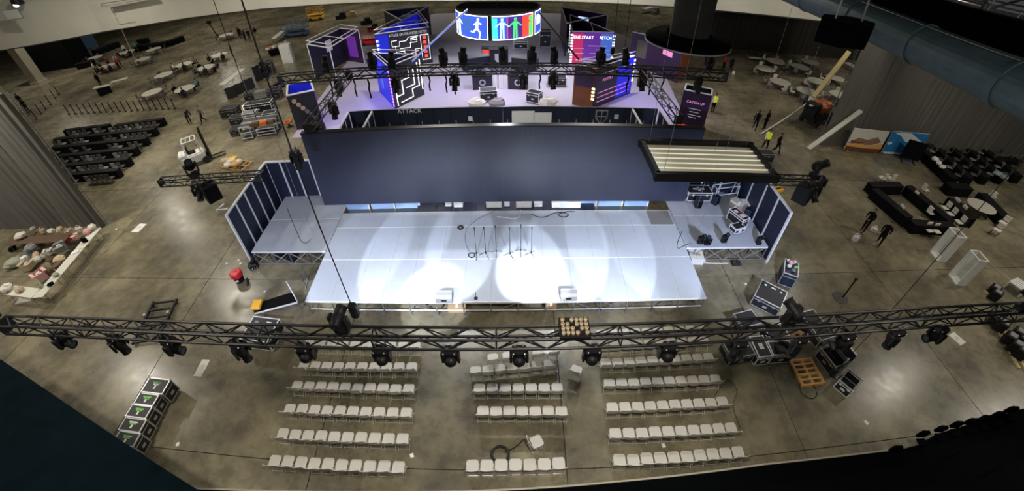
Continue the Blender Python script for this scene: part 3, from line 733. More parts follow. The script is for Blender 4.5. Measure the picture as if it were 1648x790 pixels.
# ================================================================ FOLDING CHAIRS
def chair_meshes():
    m = {}
    b = MB(); n = 6; vs = []          # curved, slightly dished backrest
    W = .215
    prof = [(.50, -.235, .92), (.53, -.24, 1), (.78, -.285, 1), (.84, -.296, .97), (.865, -.30, .86)]
    for t_ in (0, .022):
        for z, y, k in prof:
            for i in range(n+1):
                u = -1+2*i/n; vs.append((u*W*k, y-.03*(1-u*u)*.9-t_, z))
    k = n+1; m_ = len(prof); fs = []
    for s_ in (0, 1):
        for j in range(m_-1):
            for i in range(n):
                f = (s_*m_*k+j*k+i, s_*m_*k+j*k+i+1, s_*m_*k+(j+1)*k+i+1, s_*m_*k+(j+1)*k+i); fs.append(f if s_ else f[::-1])
    for i in range(n): fs += [(i, i+1, m_*k+i+1, m_*k+i), ((m_-1)*k+i+1, (m_-1)*k+i, (2*m_-1)*k+i, (2*m_-1)*k+i+1)]
    for j in range(m_-1): fs += [((j+1)*k, j*k, m_*k+j*k, m_*k+(j+1)*k), (j*k+n, (j+1)*k+n, m_*k+(j+1)*k+n, m_*k+j*k+n)]
    b.add(vs, fs); m['backrest'] = b.mesh('backrest', 'chair_plastic', True)
    b = MB(); R = []
    out = [(-.19, -.2), (.19, -.2), (.215, -.1), (.215, .14), (.16, .215), (-.16, .215), (-.215, .14), (-.215, -.1)]
    vs = [(x, y, .425) for x, y in out]+[(x, y, .455) for x, y in out]+[(x*.85, y*.85, .445) for x, y in out]
    b.add(vs, [tuple(range(7, -1, -1)), tuple(range(16, 24))]+[(i, (i+1) % 8, 8+(i+1) % 8, 8+i) for i in range(8)]+[(8+i, 8+(i+1) % 8, 16+(i+1) % 8, 16+i) for i in range(8)])
    m['seat'] = b.mesh('seat', 'chair_plastic')
    m['fl'] = MB().path([(0, -.285, .80), (0, -.235, .50), (0, .0, .30), (0, .22, .012)], .013, 5).mesh('front_leg', 'chair_metal')
    m['rl'] = MB().path([(0, .14, .43), (0, -.10, .22), (0, -.27, .012)], .013, 5).mesh('rear_leg', 'chair_metal')
    m['cb'] = MB().tube((-.215, -.235, .06), (.215, -.235, .06), .011, 5).mesh('crossbar', 'chair_metal')
    m['fb'] = MB().tube((-.215, .16, .08), (.215, .16, .08), .011, 5).mesh('crossbar', 'chair_metal')
    return m
CM = chair_meshes()
def folding_chair(x, y, rz, label, group):
    t = thing('folding_chair', label, 'chair', (x, y, .001), rz, group)
    place('backrest', CM['backrest'], t); place('seat', CM['seat'], t)
    for s_ in (-.222, .222): place('front_leg', CM['fl'], t, (s_, 0, 0)); place('rear_leg', CM['rl'], t, (s_*.94, 0, 0))
    place('crossbar', CM['cb'], t); place('crossbar', CM['fb'], t)
    return t
rnd = random.Random(11)
def chair_row(pa, pb, n, row, block, skip=()):
    A, B = G(*pa, .70), G(*pb, .70); a = math.atan2(B.y-A.y, B.x-A.x); o = Vector((-math.sin(a), math.cos(a), 0))*.27
    for i in range(n):
        if i in skip: continue
        p = A+(B-A)*(i/(n-1))+o
        folding_chair(p.x, p.y+rnd.uniform(-.015, .015), a+rnd.uniform(-.03, .03), 'beige folding chair, %s seat from left, %s, %s block' % (ORD[i], row, block), 'folding chairs of the %s block' % block)
L_ = [((491, 556), (665, 560)), ((482, 592), (659, 595)), ((471, 625), (654, 631)), ((459, 663), (650, 670)), ((447, 705), (644, 713)), ((434, 749), (637, 760))]
for r_, (a, b_) in enumerate(L_): chair_row(a, b_, 10, '%s row from the stage' % ORD[r_], 'left')
R_ = [((971, 540), (1135, 532)), ((974, 560), (1139, 551)), ((978, 588), (1147, 579)), ((984, 622), (1158, 614)), ((989, 662), (1170, 652)), ((994, 705), (1184, 695)), ((1001, 749), (1196, 735))]
for r_, (a, b_) in enumerate(R_): chair_row(a, b_, 10, '%s row from the stage' % ORD[r_], 'right')
M_ = [((794, 580), (892, 567), 5), ((765, 601), (886, 590), 7), ((770, 630), (898, 630), 7), ((776, 668), (905, 668), 7), ((759, 758), (901, 754), 7)]
for r_, (a, b_, n_) in enumerate(M_): chair_row(a, b_, n_, ('nearest row to camera' if r_ == 4 else '%s row from the stage' % ORD[r_]), 'middle')
g = G(929, 597, .7); folding_chair(g.x, g.y+.2, -.45, 'lone turned beige folding chair between the middle and right blocks', 'stray folding chairs')
g = G(864, 712, .6); folding_chair(g.x, g.y+.1, -1.15, 'stray beige folding chair turned sideways near the cable coil', 'stray folding chairs')
g = G(884, 567, .95); tag(MB().box(0, 0, 0, .38, .3, .02).build('paper_sheet', 'white', None, (G(883, 569, .7).x, G(883, 569, .7).y+.3, .458)), 'white paper sheet lying on a seat of the front middle row', 'paper')
# ================================================================ CASES AND GEAR AROUND THE STAGE
def flight_case(label, x, y, L, D, H, rz, z0=0.0, body='case_black', paper=None, casters=True, is_open=False, group='flight cases', name='flight_case', trim='alu'):
    t = thing(name, label, 'flight case', (x, y, z0), rz, group); c = .12 if casters else .0
    h = H-c
    if is_open:
        b = MB(); b.box(0, 0, c, L, D, .03)
        for s_ in (-1, 1): b.box(0, s_*(D/2-.015), c, L, .03, h); b.box(s_*(L/2-.015), 0, c, .03, D, h)
        b.build('body', body, t)
    else:
        MB().box(0, 0, c, L-.012, D-.012, h-.006).build('body', body, t)
    e = MB(); w_ = .045
    for sy in (-1, 1):
        for z in (c, c+h*.72, c+h-w_): e.box(0, sy*(D/2-w_/2+.004), z, L, w_, w_)
        if not is_open: pass
    for sx in (-1, 1):
        for z in (c, c+h*.72, c+h-w_): e.box(sx*(L/2-w_/2+.004), 0, z, w_, D, w_)
        for sy in (-1, 1): e.box(sx*(L/2-w_/2+.004), sy*(D/2-w_/2+.004), c, w_, w_, h)
    e.build('edge_trim', trim, t)
    cc = MB().ball((0, 0, 0), .055, 6, 4).mesh('corner_cap', trim)
    for sx in (-1, 1):
        for sy in (-1, 1): place('corner_cap', cc, t, (sx*(L/2-.02), sy*(D/2-.02), c+h-.02))
    lt = MB().box(0, 0, 0, .10, .02, .12).mesh('latch', trim)
    for sx in (-.28, .28): place('latch', lt, t, (sx*L, -D/2-.005, c+h*.64))
    MB().box(0, -D/2-.006, c+h*.3, .2, .02, .12).build('handle_dish', trim, t)
    MB().box(L/2+.006, 0, c+h*.3, .02, .2, .12).build('handle_dish', trim, t)
    if casters:
        cm = MB().tube((0, -.02, .055), (0, .02, .055), .055, 8).box(0, 0, .06, .07, .07, .06).mesh('caster', 'rubber')
        for sx in (-1, 1):
            for sy in (-1, 1): place('caster', cm, t, (sx*(L/2-.1), sy*(D/2-.1), 0))
    if paper:
        for k, (px, py, w2, d2, m2) in enumerate(paper): MB().box(px*L, py*D, c+h, w2, d2, .006).build('tape_label' if m2 == 'green_tape' else 'paper_label', m2, t)
    return t
five = [(-14.55, -5.0, 1.12, .70), (-14.66, -5.62, 1.0, .53), (-14.65, -6.18, 1.02, .54), (-14.62, -6.74, 1.05, .55), (-14.5, -7.32, 1.02, .56)]
for i, (x, y, L, D) in enumerate(five):
    pp = [(0, .08, .30, .07, 'paper' if i == 0 else 'green_tape'), (0, -.1, .10, .18, 'paper'), (.0, .2, .42, .06, 'green_tape' if i != 3 else 'paper')]
    flight_case('black flight case with aluminium edges at lower left, %s of five from the stage' % ORD[i], x, y, L, D, .85-.03*(i % 2), -.03, paper=pp, group='five flight cases at lower left')
def case_px(label, z, a, b, c, **k):
    x, y, L, D, rz = quad(z, a, b, c); return flight_case(label, x, y, L, D, z, rz, **k)
case_px('flight case with loose fittings on top under the left front truss', .8, (386, 545), (429, 551), (398, 507), paper=[(-.25, .2, .2, .3, 'grey'), (.2, .25, .25, .2, 'alu'), (.1, -.25, .3, .15, 'offwhite')], trim='alu_white', group='cases under the front truss')
case_px('long black flight case with pale latches on its lid behind the right truss', .75, (1214, 475), (1257, 497), (1232, 452), paper=[(-.3, .3, .12, .1, 'white'), (.0, .32, .22, .08, 'white'), (.3, .3, .1, .08, 'white')], group='cases by the right front truss')
case_px('low black flight case under the right front truss, leftmost of the cluster', .7, (1178, 578), (1217, 570), (1168, 548), group='cases by the right front truss')
case_px('narrow flight case with white edged lid beside the leftmost case of the cluster', .75, (1222, 575), (1244, 573), (1209, 541), trim='alu_white', paper=[(0, 0, .2, .3, 'paper')], group='cases by the right front truss')
case_px('square white-edged flight case with a cable coil on it near the pallets', .75, (1245, 572), (1281, 570), (1236, 549), trim='alu_white', group='cases by the right front truss')
case_px('black flight case with white edges half under the right front truss', .7, (1240, 545), (1271, 540), (1229, 524), trim='alu_white', group='cases by the right front truss')
case_px('low black flight case under the truss behind the cluster', .6, (1196, 528), (1226, 520), (1187, 503), group='cases by the right front truss')
coil('cable_coil', 1260, 560, .76, .3, 'black cable coil on the square white-edged case', 4, .03)
case_px('long dark flight case under the truss beside the wooden board', .7, (1322, 548), (1345, 541), (1309, 497), group='cases by the right front truss')
x, y, L, D, rz = quad(.6, (1321, 560), (1345, 591), (1335, 541))
t = flight_case('open black trunk with raised lid beside the slatted pallet', x, y, L, D, .6, rz, is_open=True, casters=False, group='open trunks')
MB().box(0, D/2+.02, .55, L, .05, .55).build('lid', 'case_black', t); MB().box(0, D/2+.02, 1.08, L, .07, .04).build('lid_edge', 'alu_white', t)
x, y, L, D, rz = quad(.6, (1352, 610), (1375, 629), (1368, 591))
t = flight_case('small open black box with white edges at the foot of the hanging chain', x, y, L, D, .55, rz, is_open=True, casters=False, group='open trunks', trim='alu_white')
q = G(1352, 594, .9)
t = thing('white_hook_arm', 'white looped steel arm leaning on the open black trunk', 'arm', (G(1357, 592, .3).x, G(1357, 592, .3).y, .3), .75)
MB().path([(-.5, 0, -.28), (.25, .02, .35), (.33, .0, .42), (.36, .06, .38), (.25, .08, .28), (-.45, .06, -.3)], .03).build('loop', 'alu_white', t)

def pallet(label, z, a, b, c, mt='wood_orange', n=6, name='wooden_pallet'):
    x, y, L, D, rz = quad(z, a, b, c); t = thing(name, label, 'pallet', (x, y, 0), rz, 'wooden pallets')
    for s_ in (-1, 0, 1): MB().box(0, s_*(D/2-.05), .02, L, .09, .1).build('stringer', mt, t)
    for i in range(n): MB().box(-L/2+.05+(L-.1)*i/(n-1), 0, .12, .085, D, .022).build('slat', mt, t)
    for i in (0, n//2, n-1): MB().box(-L/2+.05+(L-.1)*i/(n-1), 0, 0, .085, D, .02).build('bottom_slat', mt, t)
    return t
pallet('orange wooden pallet with open slats near the right seating block', .15, (1271, 578), (1293, 621), (1303, 568))
x, y, L, D, rz = quad(.1, (1269, 541), (1294, 527), (1284, 557))
t = thing('plywood_board', 'orange plywood boards lying on the floor behind the slatted pallet', 'board', (x, y, 0), rz)
for s_ in (-1, 1): MB().box(s_*L/4, 0, 0, L/2-.01, D, .1).build('board', 'wood_orange', t)
coil('cable_coil', 1300, 628, 0, .38, 'large thin black hose loop on the floor beside the slatted pallet', 1, .02)

# dark blue cart with clutter
x, y, L, D, rz = quad(.95, (1253, 436), (1277, 442), (1266, 417))
x, y, L, D, rz = G(1272, 434, .8).x, G(1272, 434, .8).y, 1.15, .75, 1.05
flight_case('dark navy rolling case topped with pink and white clutter right of the stage', x, y, L, D, .95, rz, body='case_blue', group='rolling case right of stage')
for i, (dx, dy, w_, m2, lab) in enumerate(((.25, .05, .16, 'pink', 'pink bag'), (.42, -.1, .1, 'white', 'white bottle bundle'), (-.05, .15, .12, 'offwhite', 'cream bag'), (.05, -.2, .09, 'green_tape', 'small green pouch'), (.4, .2, .09, 'white', 'small white pouch'), (-.25, -.1, .1, 'grey', 'grey pouch'))):
    c, s_ = math.cos(rz), math.sin(rz)
    tag(MB().ball((0, 0, w_*.8), w_, 8, 6, (1.1, .9, .85), jit=.12).build('bag', m2, None, (x+dx*c-dy*s_, y+dx*s_+dy*c, .96)), '%s on top of the navy rolling case' % lab, 'bag')
# black carpet-topped stage stairs with yellow block and rails
t = thing('stage_ramp', 'black ramp with white edge rails leaning before the left stage corner', 'ramp', (0, 0, 0))
P0, P1, P2, P3 = G(411, 504, .12), G(479, 486, .55), G(470, 470, .55), G(421, 485, .12)
b = MB().add([P0, P1, P2, P3]+[v-Vector((0, 0, .1)) for v in (P0, P1, P2, P3)], [(0, 1, 2, 3), (7, 6, 5, 4), (0, 4, 5, 1), (1, 5, 6, 2), (2, 6, 7, 3), (3, 7, 4, 0)]); b.build('ramp_deck', 'black_fabric', t)
MB().beam(P0+Vector((0, -.03, 0)), P1+Vector((0, -.03, 0)), .06).build('edge_rail', 'alu_white', t)
MB().path([P1, P1+Vector((0, 0, .15)), (P1+P2)/2+Vector((0, 0, .9)), P2+Vector((0, 0, .75)), P2], .03).build('end_rail', 'alu_white', t)
for v in (P1, P2): MB().tube((v.x, v.y, 0), (v.x, v.y, v.z-.08), .03).build('leg', 'steel', t)
for v in (P0, P3): MB().box(v.x, v.y, 0, .08, .08, max(.01, v.z-.1)).build('foot', 'black', t)
g0 = G(495, 466, 0); t = thing('stage_handrail', 'grey bent handrail beside the left stage corner', 'rail', (g0.x-.15, g0.y+.2, 0), .2)
MB().path([(0, 0, 0), (0, 0, .9), (.0, .35, 1.0), (0, .6, .95), (0, .6, 0)], .025).build('tube', 'steel', t); MB().box(0, .3, .0, .06, .8, .03).build('foot_bar', 'steel', t)
g0 = G(412, 488, .45); t = thing('yellow_bin', 'yellow topped block beside the black ramp', 'box', (g0.x, g0.y, 0), .12)
MB().rbox(0, 0, 0, .42, .48, .3, .03).build('base', 'black', t); MB().rbox(0, 0, .3, .5, .6, .14, .05).build('yellow_lid', 'yellow', t)
g0 = G(380, 441, .5); t = thing('red_bucket', 'red lidded bucket with black base left of the stage', 'bin', (g0.x, g0.y, 0), .3)
MB().lathe([(0, .0), (.24, 0), (.29, .38), (.29, .4)], 16).build('base', 'black', t); MB().lathe([(.31, .38), (.33, .42), (.33, .62), (.27, .68), (0, .7)], 16).build('red_lid', 'red', t)
MB().box(0, -.3, .2, .14, .03, .1).build('white_sticker', 'white', t); MB().tube((-.1, 0, .7), (.1, 0, .7), .03).build('lid_grip', 'red', t)
g0 = G(398, 449, .02); tag(MB().path([(0, 0, .04), (.15, -.25, .04), (.28, -.5, .05)], .06, 6).build('rubber_mat_roll', 'rubber', None, g0), 'small dark roll lying beside the red bucket', 'roll')
# black dolly frame
x, y, L, D, rz = quad(.2, (212, 553), (247, 485), (250, 553))
t = thing('ladder_dolly', 'black low ladder-like steel dolly on the floor behind the left truss', 'dolly', (x, y, 0), rz)
for s_ in (-1, 1):
    MB().box(0, s_*D/2, .1, L, .12, .12).build('side_rail', 'black_metal', t)
for i in range(6): MB().box(-L/2+.1+(L-.2)*i/5, 0, .12, .09, D, .08).build('crossbar', 'black_metal', t)
for s_ in (-1, 1):
    for q in (-1, 1): MB().tube((q*(L/2-.2), s_*D/2-.03, .06), (q*(L/2-.2), s_*D/2+.03, .06), .06, 8).build('wheel', 'rubber', t)
for px, py in ((232, 500), (268, 497)): q = G(px, py, .25); 
MB().box(L*.12, -D/2, .22, .1, .14, .14).build('clamp', 'alu', t); MB().box(L*.12, D/2, .22, .1, .14, .14).build('clamp', 'alu', t)
# loose sheets and scraps on the floor
for lab, z, a, b_, c in (('long white board lying on the floor above the five flight cases', .02, (311, 605), (324, 606), (326, 578)), ('white printed sheet on the floor near the left drape', .01, (211, 373), (222, 374), (220, 359)), ('white sheet on the floor below the right truss end', .01, (1546, 556), (1555, 551), (1534, 535))):
    x, y, L, D, rz = quad(z, a, b_, c); o = thing('floor_sheet', lab, 'sheet', (x, y, .002), rz); MB().box(0, 0, 0, L, D, .012).build('board', 'paper', o); MB().box(0, D*.05, .012, L*.55, D*.3, .003).build('print', 'offwhite', o)
for i, (px, py, w_, lab) in enumerate(((286, 715, .14, 'small white scrap on the floor beside the five flight cases'), (663, 733, .13, 'small white scrap on the floor between left and middle chairs'), (1394, 680, .16, 'small white square on the floor at lower right'), (1068, 717, .13, 'small white scrap between the nearest two rows of right chairs'), (1200, 457, .09, 'small white scrap on the floor right of the stage'), (187, 369, .13, 'small white cup on the floor near the drape'), (365, 424, .12, 'small white scrap left of the red bucket'), (384, 419, .12, 'upper small white scrap above the red bucket'), (387, 424, .12, 'lower small white scrap above the red bucket'), (426, 469, .1, 'small white scrap above the yellow block'))):
    g0 = G(px, py, 0); tag(MB().box(0, 0, 0, w_, w_*1.2, .012, .4).box(.02, 0, .012, w_*.4, w_*.4, .004, .9).build('paper_scrap', 'white', None, (g0.x, g0.y, .002)), lab, 'paper')
# round base pole stand (right)
g0 = G(1352, 479); t = thing('pole_stand', 'dark pole on a round flat base standing right of the stage', 'stand', (g0.x, g0.y, .002))
MB().lathe([(0, 0), (.42, 0), (.42, .025), (.05, .05), (0, .05)], 20).build('round_base', 'seat_dark', t); MB().tube((.15, 0, .04), (.15, 0, 1.35), .04, 8).build('pole', 'black_metal', t); MB().box(.15, 0, 1.32, .14, .09, .12).build('pole_head', 'black', t)
cable([(1148, 640), (1170, 612), (1186, 628), (1180, 655), (1192, 690)], 0, 'thin dark cable trailing beside the right seating block', 'rubber', .012)

# gear on the right wing
def wing_case(px, py, L, D, H, rz, lab, **k):
    g_ = G(px, py, HS+H/2); flight_case(lab, g_.x, g_.y, L, D, H, rz, z0=HS+.003, group='gear on the right wing', **k)
wing_case(1122, 312, 1.5, .8, .7, 0, 'white edged case with a cross on its lid on the right wing', trim='alu_white', paper=[(0, 0, .7, .12, 'white'), (0, 0, .14, .4, 'white')])
wing_case(1187, 352, 1.1, .5, .75, 2.0, 'black gear case covered with pale parts on the right wing', trim='alu_white', paper=[(-.2, 0, .3, .3, 'white'), (.2, .1, .25, .2, 'paper'), (.0, -.2, .2, .12, 'red')])
wing_case(1186, 368, .7, .5, .45, .3, 'small case with alloy edges at the end of the gear pile', trim='alu_white')
for i, (px, py) in enumerate(((1128, 387), (1139, 389), (1166, 385), (1222, 388))):
    g_ = G(px, py, HS+.2); moving_head((g_.x, g_.y, HS+.003), (g_.x+(.5, -.5, .2, .6)[i], g_.y-.6, HS+1.2), 'small black light on the front edge of right wing, %s from left' % ORD[i], .72, False, True, group='lights on the front edge of the right wing')
for i, (px, py, lab) in enumerate(((1183, 326, 'pale box beside the gear on the right wing'), (1197, 330, 'white square box near the right panel wall'), (1172, 296, 'white frame box at the back of right wing'))):
    g_ = G(px, py, HS+.2); t = thing('pale_box', lab, 'box', (g_.x, g_.y, HS+.003), .5+i)
    MB().rbox(0, 0, 0, .6-.1*(i == 0), .45, .38, .03).build('body', 'white' if i else 'offwhite', t); MB().box(0, 0, .38, .62-.1*(i == 0), .47, .03).build('lid', 'white' if i else 'offwhite', t)
for i, (px, py, lab) in enumerate(((1124, 327, 'black speaker standing alone on the right wing'), (1137, 313, 'dark speaker beside the crossed case'), (1152, 322, 'dark speaker near the white trestle'), (1203, 343, 'dark lamp head near the right panel wall'))):
    g_ = G(px, py, HS+.25); t = thing('small_speaker', lab, 'speaker', (g_.x, g_.y, HS+.003), .3*i)
    MB().rbox(0, 0, 0, .38, .36, .55, .03).build('cabinet', 'navy', t); MB().box(0, -.185, .05, .32, .015, .45).build('grille', 'black_fabric', t)
    MB().box(0, 0, .55, .2, .06, .04).build('handle', 'black', t)
g_ = G(1165, 312, HS+.3); t = thing('white_trestle', 'white tubular trestle frame on the right wing', 'frame', (g_.x, g_.y, HS+.003), .2)
for s_ in (-1, 1):
    MB().path([(s_*.8, -.3, 0), (s_*.8, -.2, .9), (s_*.8, .2, .9), (s_*.8, .3, 0)], .03).build('end_frame', 'alu_white', t)
for z, y_ in ((.9, -.2), (.9, .2), (.45, -.25)): MB().tube((-.8, y_, z), (.8, y_, z), .03).build('rail', 'alu_white', t)
g_ = G(1121, 412, .35); t = thing('white_carton', 'white open carton on the floor under the right wing edge', 'box', (g_.x, g_.y, 0), -.1)
MB().box(0, 0, 0, .75, .55, .4).build('body', 'white', t)
for s_ in (-1, 1): MB().obox((0, s_*.36, .42), (.37, 0, 0), (0, .09, .02), (0, 0, .006)).build('flap', 'white', t)
MB().box(.1, .0, .4, .2, .15, .05).build('content', 'wood_light', t)
g_ = G(1185, 423, .1); tag(MB().box(0, 0, 0, .5, .3, .12).ball((-.15, 0, .12), .12).ball((.15, 0, .14), .1).build('cable_heap', 'rubber', None, g_-Vector((0, 0, .09))), 'small black heap on the floor below the right wing', 'heap')
for i, (px, py, lab) in enumerate(((470, 416, 'black prop shape under the left wing'), (452, 412, 'dark clutter under the left wing edge'))):
    g_ = G(px, py, .1); t = tag(MB().box(0, 0, 0, .5, .4, .25).box(.1, .1, .25, .25, .2, .12).build('small_case', 'case_blue', None, (g_.x, g_.y, .002)), lab, 'case')
t = thing('light_pile', 'black lamp resting on floor below the left wing corner', 'light', (G(409, 430).x, G(409, 430).y, .002), .5)
MB().rbox(0, 0, 0, .5, .4, .3, .05).build('base', 'black', t); MB().tube((0, 0, .3), (.2, .3, .5), .12, 10).build('head', 'black', t)
for k in range(4): MB().ball((-.2+.13*k, -.22, .1), .035, 6, 4).build('knob', 'alu', t)
for i, (px, py) in enumerate(((735, 500), (887, 497))):
    g_ = G(px, py, .2); t = thing('carton', 'brown carton under the stage front, %s one' % ('left' if i == 0 else 'right'), 'box', (g_.x, g_.y+.3, .002))
    MB().box(0, 0, 0, .8-.3*i, .5, .35).build('body', 'cardboard', t); MB().box(0, 0, .35, .1, .5, .004).build('tape', 'paper', t)
# ================================================================ LEFT SIDE OF THE HALL
def bundle(x, y, z, r, mt, label, kind='bundle', group='clutter around the white tables'):
    rr = random.Random(int(x*100)+int(y*37))
    if kind == 'bundle':
        t = thing('cloth_bundle', label, 'bundle', (x, y, z), rr.uniform(0, 6), group)
        MB().ball((0, 0, r*.6), r, 9, 6, (1.15, .9, .62), jit=.14).build('cloth', mt, t); MB().ball((r*.75, r*.2, r*.5), r*.45, 7, 5, (1, .8, .8), jit=.15).build('fold', mt, t)
        MB().ball((-r*.6, -r*.3, r*.75), r*.38, 7, 5, jit=.15).build('fold', mt, t)
    elif kind == 'carton':
        t = thing('open_carton', label, 'box', (x, y, z), rr.uniform(0, 3), group); w_ = r*1.5
        b = MB().box(0, 0, 0, w_, w_*.8, .02)
        for s_ in (-1, 1): b.box(0, s_*w_*.39, 0, w_, .02, w_*.7); b.box(s_*w_*.49, 0, 0, .02, w_*.8, w_*.7)
        b.build('body', mt, t)
        for s_ in (-1, 1): MB().obox((0, s_*w_*.52, w_*.72), (w_*.48, 0, 0), (0, w_*.13, w_*.03), (0, 0, .006)).build('flap', mt, t)
        MB().ball((0, 0, w_*.45), w_*.3, 7, 5, jit=.15).build('content', 'offwhite', t)
    else:
        t = thing('tote_bag', label, 'bag', (x, y, z), rr.uniform(0, 6), group)
        MB().rbox(0, 0, 0, r*1.5, r*.9, r*1.1, r*.25).build('body', mt, t)
        for s_ in (-1, 1): MB().path([(-r*.4, s_*r*.3, r), (-r*.3, s_*r*.3, r*1.5), (r*.3, s_*r*.3, r*1.5), (r*.4, s_*r*.3, r)], .02).build('handle', mt, t)
    return t
def trestle(label, A, B, wd, h=.75, mt='table_white', name='trestle_table', group=None, t_=.04):
    """long table from A to B (ground Vectors along the middle line)"""
    L = (B-A).length; c = (A+B)/2; a = math.atan2(B.y-A.y, B.x-A.x); t = thing(name, label, 'table', (c.x, c.y, 0), a, group)
    MB().rbox(0, 0, h-t_, L, wd, t_, .012).build('table_top', mt, t)
    for s_ in (-1, 1):
        MB().path([(s_*(L/2-.25), -wd*.4, 0), (s_*(L/2-.25), -wd*.4, h-t_), (s_*(L/2-.25), wd*.4, h-t_), (s_*(L/2-.25), wd*.4, 0)], .018).build('leg_frame', 'steel', t)
        MB().tube((s_*(L/2-.25), 0, h-t_), (s_*(L/2-.9), 0, h-t_-.02), .012).build('strut', 'steel', t)
    return t
cA, cB, cC = G(163, 366, .75), G(68, 478, .75), G(5, 474, .75)
u = (cB-cA).normalized(); nrm = Vector((-u.y, u.x, 0));
if nrm.x > 0: nrm = -nrm
for k in range(3):
    trestle('long white table beside the left drape, %s from the drape' % ORD[k], cA+(cB-cA)*(k/3)+nrm*.33+u*.01, cA+(cB-cA)*((k+1)/3)+nrm*.33-u*.01, .66, group='white tables of the left work area')
trestle('white table end nearest the camera in the left work area', cB+nrm*.70+Vector((0, .36, 0)), cC+Vector((0, .36, 0)), .7, group='white tables of the left work area')
# back tables in the work area hidden under clutter
d1, d2 = G(25, 378, .75), G(120, 372, .75)
trestle('table covered with bundles along the foot of the left drape', d1+Vector((0, -.6, 0)), d2+Vector((0, -.6, 0)), .8, group='white tables of the left work area', mt='brown')
cl = [  # px, py, z, r, material, kind, words
 (148, 366, .76, .30, 'offwhite', 'bundle', 'white bundle at the far corner of the long table'), (140, 372, .76, .26, 'pink', 'bundle', 'pink bundle beside the far table corner'), (127, 369, .76, .28, 'offwhite', 'bag', 'pale bag standing on the far end of long table'),
 (120, 380, .76, .22, 'pink', 'carton', 'pink carton on the far half of long table'), (110, 384, .3, .3, 'red', 'bundle', 'dark red bundle behind the long table'), (96, 369, .76, .26, 'beige', 'bundle', 'tan bundle at the foot of the drape'), (82, 371, .76, .24, 'offwhite', 'bundle', 'cream bundle at the foot of the drape'),
 (68, 371, .76, .26, 'beige', 'bag', 'tan bag at the foot of the drape'), (52, 367, .76, .2, 'sage', 'bundle', 'green grey bundle at the foot of the drape'), (34, 380, .76, .34, 'offwhite', 'bundle', 'large white bundle at the left end of the drape tables'), (98, 400, .4, .42, 'grey', 'carton', 'grey carton in the middle of the work area'),
 (80, 387, .3, .34, 'beige', 'bundle', 'tan heap in the back of the work area'), (52, 399, .3, .40, 'grey', 'bundle', 'grey heap left of the grey carton'), (46, 408, .0, .35, 'bluegrey', 'bag', 'blue grey bag on the work area floor'), (58, 410, .2, .25, 'beige', 'bundle', 'small tan bundle beside the blue grey bag'),
 (78, 405, .2, .28, 'offwhite', 'carton', 'white carton near the grey carton'), (70, 412, .1, .26, 'sage', 'bundle', 'sage bundle in the middle of the work area'), (60, 418, .1, .3, 'offwhite', 'bundle', 'pale bundle near the tan carton'), (82, 418, .1, .3, 'brown', 'bundle', 'dark brown heap in the work area'),
 (96, 418, .3, .34, 'beige', 'bundle', 'tan heap against the long table'), (93, 427, .2, .3, 'brown', 'bundle', 'brown heap against the long table'), (46, 428, .1, .42, 'beige', 'carton', 'tan carton in the front of the work area'), (25, 425, .0, .5, 'sage', 'bundle', 'large pale green sack at the left of the work area'),
 (38, 414, .5, .2, 'white', 'bundle', 'small white bundle on the green sack side'), (66, 444, .3, .42, 'pink', 'carton', 'pink box near the corner of the white tables'), (80, 438, .2, .3, 'brown', 'bag', 'dark bag behind the near white table'), (88, 441, .76, .18, 'sage', 'bundle', 'small grey pouch on the near white table'),
 (10, 464, .76, .32, 'offwhite', 'bundle', 'white bundle at the left end of near table'), (30, 465, .76, .24, 'beige', 'bundle', 'tan bundle on the near table end'), (64, 459, .76, .18, 'sage', 'bag', 'pale pouch on the near table corner'), (5, 470, .4, .3, 'beige', 'bag', 'tan bag at the photo edge beside the near table'),
 (80, 456, .76, .16, 'black_fabric', 'bundle', 'small black pouch on the near table corner'), (135, 386, .76, .24, 'black_fabric', 'bag', 'black bag on the middle of long table'), (20, 400, .0, .25, 'black_fabric', 'bundle', 'black bundle on floor left of grey heap'), (64, 384, .0, .5, 'brown', 'bundle', 'broad dark brown heap below the drape tables'),
 (110, 372, .76, .22, 'beige', 'carton', 'tan carton near the far end of drape tables')]
for (px, py, z, r, mt_, kd, wd) in cl:
    g_ = G(px, py, z+.15); bundle(g_.x, g_.y, z, r, mt_, wd, kd)
g_ = G(121, 406, .77); tag(MB().box(0, 0, 0, .45, .3, .05, .8).box(0, 0, .05, .4, .26, .01, .8).build('paper_stack', 'white', None, (g_.x, g_.y, .752)), 'stack of white paper on the long table', 'paper')
g_ = G(40, 481, .05); tag(MB().box(0, 0, 0, .9, .6, .06, .3).box(0, 0, .06, .8, .5, .02, .3).build('flat_carton', 'table_white', None, (g_.x, g_.y, .002)), 'flattened pale carton on the floor before the near white table', 'carton')

